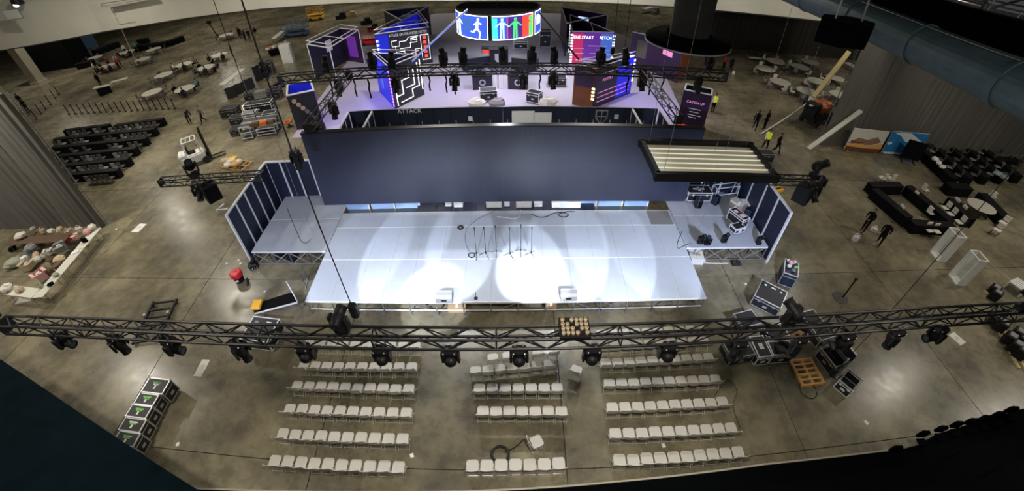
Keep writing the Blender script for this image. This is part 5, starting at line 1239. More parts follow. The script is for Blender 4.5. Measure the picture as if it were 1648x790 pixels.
# --- frames at the very back
for (a, b_, c, lab, mt_) in (((618, 18), (690, 10), (648, 34), 'dark far booth with white tube roof behind the maze booth', 'print_black'), ((904, 12), (978, 24), (912, 38), 'dark purple far booth with white tube roof behind the headline booth', 'print_purple')):
    h = 3.6; A, B, C = Z0(G(*a, h)), Z0(G(*b_, h)), Z0(G(*c, h)); t = thing('far_booth', lab, 'booth', (0, 0, 0), 0, 'exhibition booths')
    o, L = bpanel(t, A, B, h, mt_, 'rear_panel'); MB().box(L*.5, -.06, 1.8, 1.4, .02, 1.1).build('screen', 'glow_ltblue' if mt_ == 'print_purple' else 'white', o)
    bpanel(t, C, A, h, mt_, 'side_panel'); up = Vector((0, 0, h+.05)); tubes(t, [A+up, B+up, C+up], .07)
    MB().tube((B.x, B.y, 0), (B.x, B.y, h), .07).build('post', 'alu_white', t)

# --- hanging curved screen ring
rz_b = 4.0; fr0 = G(800, 66, rz_b); RC = Vector((G(802, 55, rz_b).x, 0, 0)); sl, sr = G(737, 47, rz_b), G(869, 45, rz_b)
RR = (sr.x-sl.x)/2; cx_, cy_ = (sl.x+sr.x)/2, fr0.y+RR
lo, hi = rz_b, 9
for _ in range(30):
    m_ = (lo+hi)/2
    if proj((fr0.x, fr0.y, m_))[1] > 25: lo = m_
    else: hi = m_
RH = lo-rz_b
t = thing('screen_ring', 'hanging round video ring showing blue, green and red figures', 'video screen', (cx_, cy_, rz_b))
MB().lathe([(RR-.25, 0), (RR-.02, 0), (RR-.02, RH), (RR-.25, RH), (RR-.25, 0)], 48).build('ring_body', 'black', t)
MB().lathe([(RR-.3, RH*.98), (0.3, RH*.98)], 32).build('ring_ceiling', 'black_fabric', t)
def arc(a0, a1, z0, z1, mt_, name, dr=.0, n=14, par=None):
    vs = []
    for i in range(n+1):
        a = math.radians(a0+(a1-a0)*i/n)
        for r, z in ((RR+dr, z0), (RR+dr, z1)): vs.append((r*math.cos(a), r*math.sin(a), z))
    m2 = MB().add(vs, [(2*i, 2*i+2, 2*i+3, 2*i+1) for i in range(n)]); return m2.build(name, mt_, par or t)
for a0, a1, base, nm in ((192, 258, 'glow_screenblue', 'left_screen'), (263, 322, 'glow_screenblue', 'middle_screen'), (326, 350, 'glow_screenblue', 'right_screen')):
    sc_ = arc(a0, a1, .05, RH-.05, base, nm, .02)
    for (b0, b1, z0, z1) in ((a0, a1, .05, .14), (a0, a1, RH-.14, RH-.05), (a0, a0+1, .05, RH-.05), (a1-1, a1, .05, RH-.05)):
        arc(b0, b1, z0, z1, 'glow_green' if nm == 'middle_screen' and b1 < 264.5 else ('glow_yellow' if nm == 'middle_screen' and b0 > 320 else 'glow_white'), 'screen_border', .035, 10, sc_)
    if nm == 'middle_screen':
        arc(264, 283, .2, RH-.2, 'glow_screenblue', 'picture_field', .03, 8, sc_); arc(264, 270, .25, RH-.25, 'glow_cyan', 'picture_field', .034, 4, sc_)
        arc(283, 303, .2, RH-.2, 'print_violet', 'picture_field', .03, 8, sc_); arc(303, 321, .2, RH-.2, 'glow_red', 'picture_field', .03, 8, sc_); arc(314, 321, .2, RH-.3, 'glow_green', 'picture_field', .034, 5, sc_)
        arc(282.5, 283.3, .2, RH-.2, 'glow_red', 'picture_line', .036, 2, sc_); arc(303, 303.8, .2, RH-.2, 'glow_red', 'picture_line', .036, 2, sc_)
    if nm == 'left_screen':
        arc(206, 212, .2, RH-.2, 'glow_ltblue', 'picture_field', .03, 4, sc_); arc(196, 200, .2, RH*.7, 'glow_white', 'picture_field', .03, 4, sc_); arc(218, 236, RH*.3, RH*.85, 'print_blue2', 'picture_field', .03, 6, sc_)
    if nm == 'right_screen': arc(331, 345, RH*.4, RH*.8, 'glow_white', 'picture_field', .03, 5, sc_)
def figure(ac, mt_, s_=1.0, run=False):
    """generic standing or striding silhouette laid on the ring at angle ac"""
    if run: segs = [((0, .95), (.1, 1.45), .24), ((.12, 1.5), (.14, 1.72), .2), ((0, .95), (-.35, .55), .14), ((-.35, .55), (-.62, .6), .11), ((0, .95), (.28, .55), .14), ((.28, .55), (.2, .08), .11), ((.08, 1.4), (-.3, 1.15), .1), ((.08, 1.4), (.42, 1.25), .1)]
    else: segs = [((0, .9), (0, 1.45), .34), ((0, 1.5), (0, 1.75), .22), ((-.09, .9), (-.12, .05), .15), ((.09, .9), (.12, .05), .15), ((-.12, 1.4), (-.55, 1.05), .1), ((.12, 1.4), (.55, 1.05), .1)]
    b = MB(); k = RH/1.95*s_
    for (p, q, w_) in segs:
        p, q = Vector(p), Vector(q); d = (q-p).normalized(); n_ = Vector((-d.y, d.x))*w_/2; vs = []
        for c in (p-n_, p+n_, q+n_, q-n_):
            a = math.radians(ac)+c.x*k/RR; r = RR+.045; vs.append((r*math.cos(a), r*math.sin(a), .08+c.y*k))
        b.add(vs, [(0, 3, 2, 1)])
    b.build('figure', mt_, t)
figure(209, 'glow_white', .95); figure(243, 'glow_white', .95, True); figure(276, 'glow_ltblue', .95); figure(293, 'glow_green', .95); figure(311, 'glow_red', .95)
for a in (225, 270, 315, 90): MB().tube((RR*.9*math.cos(math.radians(a)), RR*.9*math.sin(math.radians(a)), RH), (RR*.9*math.cos(math.radians(a)), RR*.9*math.sin(math.radians(a)), 18.12-rz_b), .015, 4).build('hanging_wire', 'black', t)
# blue/violet beams of the tilted light tubes (thin lit tubes on wires)
for (a, b_, za, zb, lab) in (((663, 98), (752, 15), 4.2, 7.6, 'long thin violet lit tube slanting before the maze booth'), ((868, 20), (932, 96), 7.4, 4.2, 'long thin dark tube slanting before the headline booth')):
    p, q = G(*a, za), G(*b_, zb); t = thing('slanted_tube', lab, 'tube', p); MB().tube((0, 0, 0), q-p, .06, 8).build('tube', 'alu' if a[0] < 800 else 'black', t); MB().tube((0, 0, -.1), (q-p)-Vector((0, 0, .1)), .025, 6).build('lit_strip', 'glow_blue' if a[0] < 800 else 'black', t)

# --- information desk under the ring
for i, (px, py, L, D, H, rz, mt_, lab) in enumerate(((765, 100, 2.9, 1.0, 1.2, .35, 'case_blue', 'long slanting dark counter left under the video ring'), (845, 102, 2.6, 1.0, 1.2, -.35, 'print_black', 'dark counter right under the video ring'), (803, 92, 1.9, 1.3, 1.9, 0, 'print_black', 'dark kiosk with a shield sign under the video ring'), (785, 88, 1.2, .9, 1.5, 0, 'grey', 'pale kiosk with red panel under the video ring'), (776, 130, 1.8, 1.2, 1.3, .1, 'print_black', 'near dark counter with badge, left of white gates'), (834, 130, 1.8, 1.2, 1.3, -.1, 'print_black', 'near dark counter with badge, right of white gates'))):
    g_ = G(px, py, H*.5); t = thing('counter', lab, 'counter', (g_.x, g_.y, .012), rz, 'counters under the video ring')
    MB().rbox(0, 0, 0, L, D, H, .05).build('body', mt_, t); MB().box(0, 0, H, L+.06, D+.06, .05).build('counter_top', 'steel' if i < 2 else 'black', t)
    if i == 2: MB().add([(-.4, -.68, 1.5), (.4, -.68, 1.5), (.4, -.68, .9), (0, -.68, .4), (-.4, -.68, .9)], [(0, 1, 2, 3, 4)]).build('shield_emblem', 'alu_white', t)
    if i == 3: MB().box(0, -.47, .6, 1.0, .03, .8).build('red_panel', 'glow_red', t)
    if i >= 4:
        MB().lathe([(.18, 0), (.3, 0), (.3, .03), (.18, .03)], 14, (0, 0, 0)).build('ring_badge', 'alu', t, (0, -.62, .7)).rotation_euler = (PI/2, 0, 0)
        MB().box(0, 0, H+.05, .7, .5, .35).build('monitor', 'black', t)
for i, px in enumerate((796, 807, 815)):
    g_ = G(px, 131, .6); tag(MB().rbox(0, 0, 0, .42, .5, 1.3, .05).box(0, -.2, 1.3, .3, .1, .06).build('gate_post', 'white', None, (g_.x, g_.y, .013)), 'white gate post between the near dark counters, %s from left' % ORD[i], 'post', 'white gate posts')
for (px, py, L, D, H, rz, lab) in ((786, 152, 1.5, 1.0, 1.0, .1, 'wide black flight case on pale carpet behind the backstage wall'), (860, 156, 1.2, .8, 1.0, -.5, 'slanted black flight case on pale carpet right of centre'), (877, 62, 1.3, 1.0, 2.0, 0, 'tall black rolling case beside the video ring'), (897, 130, 1.6, 1.0, .9, 0, 'black case with a pale cross on its lid below back truss'), (838, 72, 1.6, .9, 1.0, 0, 'glass topped case right under the video ring')):
    g_ = G(px, py, H*.5); flight_case(lab, g_.x, g_.y, L, D, H, rz, z0=.013, group='cases between the booths', trim='alu_white')
for (px, py, mt_, lab) in ((768, 168, 'offwhite', 'pale dust sheet heap by the backstage wall, left one'), (882, 166, 'offwhite', 'pale faceted rock prop by the backstage wall'), (800, 168, 'grey', 'grey heap with papers by the backstage wall')):
    g_ = G(px, py, .3); tag(MB().ball((0, 0, .4), .75, 7, 5, (1.1, .8, .6), jit=.15).build('sheet_heap', mt_, None, (g_.x, g_.y, .013)), lab, 'heap')
for i, (px, py) in enumerate(((590, 150), (596, 140))): pass
for i, (px, py, sc_, lab) in enumerate(((506, 205, 1.2, 'black machine heap at the left end of the backstage wall'), (446, 138, 1.0, 'dark lamp heap beside the framed counter'), (652, 92, 1.1, 'dark lamp heap in front of the far maze booth'))):
    g_ = G(px, py, .3); t = thing('lamp_heap', lab, 'heap', (g_.x, g_.y, .013), .4*i); t.scale = (sc_,)*3
    for k in range(4): MB().rbox(-.5+.35*k, .1*(k % 2), 0, .32, .35, .45+.1*(k % 3), .04).build('lamp_body', 'black', t); MB().box(-.5+.35*k, -.2, .3, .1, .03, .06).build('lamp_clip', 'alu_white', t)
g_ = G(596, 45); scr = None
for i, (px, py, lab, mt_) in enumerate(((548, 22, 'black truck-like machine far behind the dark booth', 'black'), (565, 20, 'tan stacked crates far behind the dark booth', 'cardboard'), (600, 40, 'dark equipment rack beside the red lift', 'black'), (588, 30, 'dark equipment heap near the far booth', 'case_black'), (1055, 14, 'dark far table near the brimmed column', 'grey'))):
    g_ = G(px, py, .8); t = thing('far_equipment', lab, 'equipment', (g_.x, g_.y, 0), .2*i, 'equipment at the far back')
    t.scale = (.55,)*3; MB().rbox(0, 0, 0, 3.0, 1.6, 1.0, .1).build('lower_box', mt_, t); MB().rbox(.4, 0, 1.0, 1.4, 1.3, .7, .1).build('upper_box', mt_, t); MB().box(-.9, 0, 1.0, .8, .9, .2).build('tray', 'grey', t)
# ================================================================ RIGHT SIDE OF THE HALL
# picture boards leaning at the drape
mat('sand_sky', (.72, .68, .62), .6, noise=.1); mat('sand_mid', (.30, .17, .12), .6, noise=.4, scale=2); mat('sand_glow', (.80, .42, .14), .6, noise=.2); mat('sand_dark', (.16, .05, .025), .6, noise=.3)
mat('sea_blue', (.02, .20, .52), .5, noise=.35, scale=2); mat('sea_white', (.75, .80, .84), .5, noise=.15, scale=2)
def board(name, label, fa, fb, top, layers):
    A, B = G(*fa), G(*fb); A.z = B.z = 0; hh = top
    d = B-A; L = d.length; a = math.atan2(d.y, d.x); t = thing(name, label, 'picture board', (A.x, A.y, 0), a, 'picture boards at the right drape')
    MB().box(L/2, 0, .05, L, .08, hh).build('board', 'white', t)
    for nm, mt_, poly in layers:
        vs = [(x*L, -.05-.004*layers.index((nm, mt_, poly)), .05+z*hh) for x, z in poly]; MB().add(vs, [tuple(range(len(vs)))]).build(nm, mt_, t)
    for x in (.1, .9): MB().beam((x*L, .05, hh*.8), (x*L, .42, .04), .05).build('rear_strut', 'wood', t); MB().box(x*L, .1, 0, .1, .6, .05).build('foot', 'wood', t)
    return t
board('picture_board', 'sand coloured landscape picture board standing before the right drape', (1357, 242), (1412, 247), 2.0, [
    ('sky_print', 'sand_sky', [(0, 0), (1, 0), (1, 1), (0, 1)]), ('dune_print', 'sand_mid', [(0, .35), (.25, .62), (.5, .55), (.75, .72), (.92, .5), (.7, .35), (.4, .3)]), ('glow_print', 'sand_glow', [(0, .28), (.3, .4), (.6, .3), (1, .45), (1, .18), (0, .15)]), ('shadow_print', 'sand_dark', [(0, 0), (1, 0), (1, .2), (.5, .17), (0, .22)]), ('dark_streak', 'sand_dark', [(.05, .5), (.3, .42), (.55, .48), (.3, .36), (.08, .42)])])
board('picture_board', 'blue and white sea picture board standing before the right drape', (1417, 247), (1474, 251), 2.05, [
    ('sea_print', 'sea_blue', [(0, 0), (1, 0), (1, 1), (0, 1)]), ('cloud_print', 'sea_white', [(.05, .95), (.5, .98), (.95, .6), (.75, .5), (.45, .6), (.25, .85)]), ('foam_print', 'sea_white', [(.0, .08), (.35, .1), (.6, .05), (.4, .0), (.1, .0)]), ('foam_print', 'sea_white', [(.0, .5), (.12, .56), (.14, .45), (.05, .4)])])
g_ = G(1460, 260, .0); t = thing('black_flag', 'black square panel on a stand before the blue picture board', 'panel', (g_.x, g_.y, 0), -.5)
MB().box(0, 0, .25, 1.5, .08, 1.6).build('panel', 'black_fabric', t); MB().box(-.5, .0, 0, .08, .9, .06).box(.5, 0, 0, .08, .9, .06).build('foot', 'black_metal', t); MB().ball((.9, .1, 1.75), .3, 8, 6, (1.2, .7, .6)).build('lamp_head', 'black', t)
# white pole leaning
t = thing('white_beam', 'long pale beam leaning before the right drape', 'beam', G(1301, 240), 0)
e = GY(1386, 178, 15.6)-G(1301, 240); MB().beam((0, 0, .06), e, .42, .1).build('plank', 'table_white', t); MB().box(0, 0, 0, .5, .5, .06).build('foot_plate', 'steel', t)
# wooden boom in the far right area
p0 = G(1309, 157, 1.0); q0 = GY(1366, 84, p0.y+3)
t = thing('wooden_boom', 'long pale wooden boom rising over the right round tables', 'boom', (p0.x, p0.y, 0))
MB().beam((0, 0, 1.0), q0-Vector((p0.x, p0.y, 0)), .42, .3).build('boom', 'wood_light', t); MB().box(0, 0, 0, 1.0, 1.0, .4).tube((0, 0, .4), (0, 0, 1.0), .12).build('base', 'black_metal', t); MB().box(0, 0, .4, .25, .9, .6).build('pivot', 'alu_white', t)
pa_, pb_ = G(1225, 215, .4), G(1307, 160, .9)
tag(MB().path([(0, 0, 0), (pb_-pa_)*.5+Vector((0, 0, -.15)), pb_-pa_], .06).build('white_strap', 'white', None, pa_), 'long white strap running from the boom foot toward the walkers', 'strap')
# orange loaded truck
g_ = G(1310, 196); t = thing('utility_truck', 'black utility cart loaded with a bright orange load beside the right drape', 'vehicle', (g_.x, g_.y, 0), .5)
MB().rbox(0, 0, .45, 3.2, 1.5, .5, .1).build('bed', 'black', t); MB().rbox(-1.4, 0, .9, .8, 1.3, 1.2, .12).build('cab', 'black', t); MB().box(-1.75, 0, 1.5, .1, 1.1, .5).build('windscreen', 'lens', t)
MB().ball((.5, 0, 1.35), 1.0, 12, 8, (1.25, .75, .65), jit=.08).build('orange_load', 'orange', t); MB().ball((-.35, .3, 1.75), .5, 9, 6, (1.1, .9, .7), jit=.1).build('orange_load', 'orange', t)
MB().beam((-.9, -.7, 1.0), (1.5, -.7, 1.9), .1).build('load_bar', 'black_metal', t)
for x in (-1.1, 1.1):
    for y_ in (-.75, .75): MB().tube((x, y_-.12, .35), (x, y_+.12, .35), .35, 14).build('wheel', 'rubber', t)
MB().box(-1.85, 0, 1.9, .4, .3, .06).build('white_plate', 'white', t)
# yellow kit by the right wing
for i, (px, py, lab) in enumerate(((1222, 257, 'yellow cable ramp beside the flown slatted frame, upper one'), (1232, 272, 'yellow cable ramp beside the flown slatted frame, middle one'), (1250, 303, 'yellow lettered plate outside the right panel wall'))):
    g_ = G(px, py, .2); t = thing('yellow_ramp', lab, 'ramp', (g_.x, g_.y, 0), .15*i)
    MB().rbox(0, 0, 0, 1.1, .5, .16, .05).build('body', 'yellow', t); MB().box(0, 0, .16, .9, .12, .02).build('lid', 'black', t)
g_ = G(1208, 262, .5); flight_case('long black case behind the flown slatted frame', G(1232, 266, .4).x, G(1232, 266, .4).y+1.2, 2.2, .8, .8, 0, group='cases right of the backstage')

# ring of four black-skirted tables
def sk(a, b_, lab, grp, wd=.62, h=.75):
    A, B = G(*a, h), G(*b_, h); A.z = B.z = 0; return skirt_table(A, B, wd, h, lab, grp)
sk((1402, 296), (1451, 296), 'black skirted table at the far end of the table rectangle', 'black table rectangle at right')
sk((1470, 357), (1536, 361), 'black skirted table at the near end of the table rectangle', 'black table rectangle at right')
for i in range(2):
    f0, f1 = i/2, (i+.98)/2
    sk((1409+(1466-1409)*f0, 303+(350-303)*f0), (1409+(1466-1409)*f1, 303+(350-303)*f1), 'black skirted table on the left side of the table rectangle, %s' % ('far half' if i == 0 else 'near half'), 'black table rectangle at right')
    sk((1463+(1533-1463)*f0, 298+(355-298)*f0), (1463+(1533-1463)*f1, 298+(355-298)*f1), 'black skirted table on the right side of the table rectangle, %s' % ('far half' if i == 0 else 'near half'), 'black table rectangle at right')
cz = [(1421, 285, 0), (1434, 286, 0), (1444, 338, 1.4), (1476, 316, -1.6), (1499, 341, -1.6), (1490, 304, -1.6), (1521, 333, 1.5), (1530, 343, 1.5), (1544, 356, 1.5), (1496, 369, PI), (1508, 371, PI), (1533, 328, 1.5), (1545, 338, 1.4)]
for i, (px, py, a) in enumerate(cz):
    g_ = G(px, py, .5); stack_chair(g_.x, g_.y, a, 'pale chair around the black table rectangle at right, %s counted from the far end' % ORD[i], 'pale chairs at the black table rectangle', 'offwhite')
# rows of black skirted tables far right
for i in range(5):
    a = (1483+26*i, 236+1*i); b_ = (1538+26*i, 287-1*i)
    for k in range(2):
        f0, f1 = k/2, (k+.98)/2
        sk((a[0]+(b_[0]-a[0])*f0, a[1]+(b_[1]-a[1])*f0), (a[0]+(b_[0]-a[0])*f1, a[1]+(b_[1]-a[1])*f1), 'black skirted table in the far right rows, %s row, %s table' % (ORD[i], 'far' if k == 0 else 'near'), 'black skirted tables in rows at right', .6)
        for j in range(2):
            f = f0+(j+.5)*.25; g_ = G(a[0]+(b_[0]-a[0])*f+11, a[1]+(b_[1]-a[1])*f, .5); stack_chair(g_.x, g_.y, 1.1, 'chair in far right rows, %s row, seat %s' % (ORD[i], ORD[k*2+j]), 'chairs of the far right rows', 'seat_dark' if (i+j) % 3 else 'grey')
for i, (px, py, r, mt_, lab) in enumerate(((1505, 256, .28, 'white', 'white bundle on the first far right row'), (1511, 262, .26, 'white', 'second white bundle on the first far right row'), (1517, 268, .24, 'offwhite', 'cream bundle on the first far right row'), (1606, 280, .3, 'bluegrey', 'blue grey bundle at the end of far right rows'), (1616, 285, .28, 'grey', 'grey bundle at the end of far right rows'))):
    g_ = G(px, py, .9); bundle(g_.x, g_.y, .755, r, mt_, lab, 'bundle', 'bundles on the far right tables')
sk((1527, 297), (1562, 300), 'single black skirted table below the far right rows', 'single black tables at right', .8)
sk((1610, 255), (1640, 256), 'single black skirted table at the right photo edge', 'single black tables at right', .8)
sk((1533, 318), (1564, 352), 'black skirted table left of the pale round table', 'single black tables at right', .7)
sk((1582, 310), (1620, 348), 'black skirted table right of the pale round table', 'single black tables at right', .7)
g_ = round_table(1580, 331, 'pale round table between two black skirted tables', 'pale round table', .95, ())
for i, (px, py, a) in enumerate(((1532, 326, 1.5), (1544, 339, 1.5), (1598, 315, -1.2), (1606, 369, 2), (1615, 357, 1.8))):
    g_ = G(px, py, .5); stack_chair(g_.x, g_.y, a, 'pale chair near the pale round table at right, %s from the left' % ORD[i], 'pale chairs near the pale round table', 'offwhite')
# acrylic pedestals
for i, (f, wd, hh, lab) in enumerate((((1506, 406), .62, 1.95, 'tall clear acrylic plinth farthest from the camera'), ((1519, 421), .62, 1.95, 'tall clear acrylic plinth beside the farthest one'), ((1535, 441), .62, 1.95, 'tall clear acrylic plinth third from the far end'), ((1549, 459), .62, 1.95, 'tall clear acrylic plinth nearest the camera'))):
    pass
for i, (f0, f1, lab) in enumerate((((1503, 406), (1515, 421), 'far tall white acrylic plinth at right beside the black tables'), ((1533, 443), (1545, 459), 'near tall white acrylic plinth at right beside the truss'))):
    A, B = G(*f0), G(*f1); c = (A+B)/2; L = (B-A).length+.05; a = math.atan2((B-A).y, (B-A).x); t = thing('acrylic_plinth', lab, 'plinth', (c.x, c.y, .002), a, 'acrylic plinths'); H_ = 1.95; D = .55
    for s_ in (-1, 1): MB().box(s_*L/2, 0, 0, .05, D, H_).build('end_wall', 'white', t)
    for s_ in (-1, 1): MB().box(0, s_*D/2, 0, L, .03, H_).build('clear_wall', 'acrylic', t)
    MB().box(0, 0, 0, L, D, .04).build('bottom', 'white', t)
    for s_ in (-1, 1): MB().box(0, s_*D/2, H_-.04, L+.06, .05, .05).build('rim', 'white', t); MB().box(s_*L/2, 0, H_-.04, .06, D, .05).build('rim', 'white', t)
# pallet of black speakers at the right edge
A, B = G(1597, 510, .1), G(1642, 592, .1)
t = thing('timber_rail', 'pair of long timber skids lying at the right photo edge', 'timber', (A.x, A.y, 0), math.atan2((B-A).y, (B-A).x)); L = (B-A).length
for s_ in (0, .28): MB().box(L/2, s_, 0, L, .1, .1).build('skid', 'wood_light', t)
for x in (.1, L*.5): MB().box(x, .14, .1, .1, .45, .04).build('cross_batten', 'wood_light', t)
sp = [(1604, 512, 0), (1614, 522, 0), (1627, 543, 0), (1640, 536, 0), (1637, 556, 0), (1648, 547, 0), (1646, 566, 0), (1604, 463, 1), (1606, 471, 1)]
for i, (px, py, k) in enumerate(sp):
    g_ = G(px, py, .45); t = thing('black_monitor_box', 'black speaker box with grey face at the right photo edge, %s counted downward' % ORD[i], 'speaker', (g_.x, g_.y, .11 if not k else .002), .55, 'black speaker boxes at the right edge')
    MB().rbox(0, 0, 0, .55, .48, .55, .04).build('cabinet', 'black', t); MB().box(0, 0, .55, .36, .3, .015).build('grey_face', 'grey', t); MB().box(0, -.245, .2, .3, .02, .1).build('handle', 'black_metal', t)
x, y, L, D, rz = quad(.5, (1624, 452), (1650, 470), (1632, 442))
t = thing('white_slat_crate', 'white slatted crate at the right photo edge above the truss', 'crate', (x, y, .002), rz)
for i in range(5): MB().box(0, -D/2+D*(i+.5)/5, .45, L, D/5-.05, .05).build('slat', 'white', t)
for s_ in (-1, 1): MB().box(s_*(L/2-.05), 0, 0, .08, D, .45).build('side', 'white', t)
g_ = G(1583, 456); tag(MB().box(0, 0, 0, .12, .5, .1, .3).box(0, .1, .1, .1, .2, .02, .3).build('wood_offcut', 'wood_light', None, (G(1589, 474).x, G(1589, 474).y, .002)), 'pale wood offcut on floor near the right truss end', 'wood')
for i, (px, py) in enumerate(((1150, 61), (1205, 62))): pass
A, B = G(1205, 92, .5), G(1260, 97, .5)
trestle('long low white bench near the right far drape', A, B, .5, .5, group='single pale tables')
trestle('pale table half hidden behind the wooden boom', G(1362, 100, .75), G(1384, 112, .75), 1.0, group='single pale tables')
trestle('long pale far table behind the brimmed column', G(1036, 14, .75), G(1060, 8, .75), .8, group='single pale tables')
# ================================================================ PEOPLE
mat('skin', (.42, .25, .17), .6, noise=.05); mat('hair_dark', (.015, .011, .009), .7); mat('hair_light', (.30, .20, .10), .7)
mat('cl_black', (.008, .008, .009), .9, spec=.1); mat('cl_navy', (.015, .02, .05), .8); mat('cl_grey', (.12, .12, .13), .8); mat('cl_white', (.65, .65, .63), .8); mat('cl_red', (.32, .03, .03), .8); mat('cl_teal', (.05, .25, .30), .8); mat('cl_tan', (.38, .25, .13), .8); mat('cl_jeans', (.03, .045, .09), .8); mat('shoe', (.02, .02, .02), .6)
def pose_joints(pose):
    J = dict(pel=(0, 0, .96), sp=(0, 0, 1.15), ch=(0, 0, 1.36), nk=(0, .01, 1.50), hd=(0, .03, 1.60), ht=(0, .02, 1.72))
    for s_, k in ((-1, 'l'), (1, 'r')):
        J.update({'hp'+k: (s_*.10, 0, .93), 'kn'+k: (s_*.11, .02, .50), 'an'+k: (s_*.11, -.02, .09), 'to'+k: (s_*.125, .15, .035), 'sh'+k: (s_*.19, 0, 1.41), 'el'+k: (s_*.25, -.03, 1.13), 'wr'+k: (s_*.25, .07, .89), 'ha'+k: (s_*.245, .10, .81)})
    if pose == 'walk':
        J.update(knl=(-.11, .20, .52), anl=(-.11, .26, .10), tol=(-.12, .42, .05), knr=(.11, -.05, .50), anr=(.11, -.32, .14), tor=(.12, -.20, .03), ell=(-.25, -.17, 1.16), wrl=(-.24, -.2, .92), hal=(-.24, -.19, .84), elr=(.25, .10, 1.14), wrr=(.22, .26, 1.0), har=(.21, .32, .95))
    elif pose == 'carry':
        J.update(ell=(-.27, .08, 1.14), wrl=(-.15, .30, 1.06), hal=(-.10, .36, 1.06), elr=(.27, .08, 1.14), wrr=(.15, .30, 1.06), har=(.10, .36, 1.06), knl=(-.11, .12, .51), anl=(-.11, .1, .09), tol=(-.12, .27, .035))
    elif pose == 'bend':
        J.update(sp=(0, .14, 1.06), ch=(0, .34, 1.14), nk=(0, .47, 1.17), hd=(0, .56, 1.16), ht=(0, .67, 1.14), shl=(-.19, .36, 1.13), shr=(.19, .36, 1.13), ell=(-.22, .45, .86), elr=(.22, .45, .86), wrl=(-.16, .58, .68), wrr=(.16, .58, .68), hal=(-.14, .62, .62), har=(.14, .62, .62), pel=(0, -.06, .93), hpl=(-.1, -.05, .9), hpr=(.1, -.05, .9))
    elif pose == 'sit':
        dz = -.47
        for k in ('pel', 'sp', 'ch', 'nk', 'hd', 'ht', 'shl', 'shr', 'hpl', 'hpr'): a = J[k]; J[k] = (a[0], a[1]-(.0), a[2]+dz)
        J.update(knl=(-.12, .42, .50), knr=(.12, .42, .50), anl=(-.12, .40, .09), anr=(.12, .40, .09), tol=(-.13, .56, .035), tor=(.13, .56, .035), ell=(-.25, .06, .70), elr=(.25, .06, .70), wrl=(-.18, .30, .78), wrr=(.18, .30, .78), hal=(-.13, .37, .79), har=(.13, .37, .79))
    return J
BONES = [('pel', 'sp', 1), ('sp', 'ch', 1), ('ch', 'nk', 1), ('nk', 'hd', 2), ('hd', 'ht', 2), ('ch', 'shl', 1), ('ch', 'shr', 1)]
for k in 'lr': BONES += [('pel', 'hp'+k, 0), ('hp'+k, 'kn'+k, 0), ('kn'+k, 'an'+k, 0), ('an'+k, 'to'+k, 3), ('sh'+k, 'el'+k, 1), ('el'+k, 'wr'+k, 1), ('wr'+k, 'ha'+k, 2)]
RAD = dict(pel=(.155, .11), sp=(.135, .10), ch=(.165, .115), nk=(.058, .058), hd=(.078, .092), ht=(.06, .07), hp=(.095, .095), kn=(.062, .062), an=(.042, .045), to=(.045, .03), sh=(.062, .062), el=(.045, .045), wr=(.03, .03), ha=(.035, .022))
_body = {}
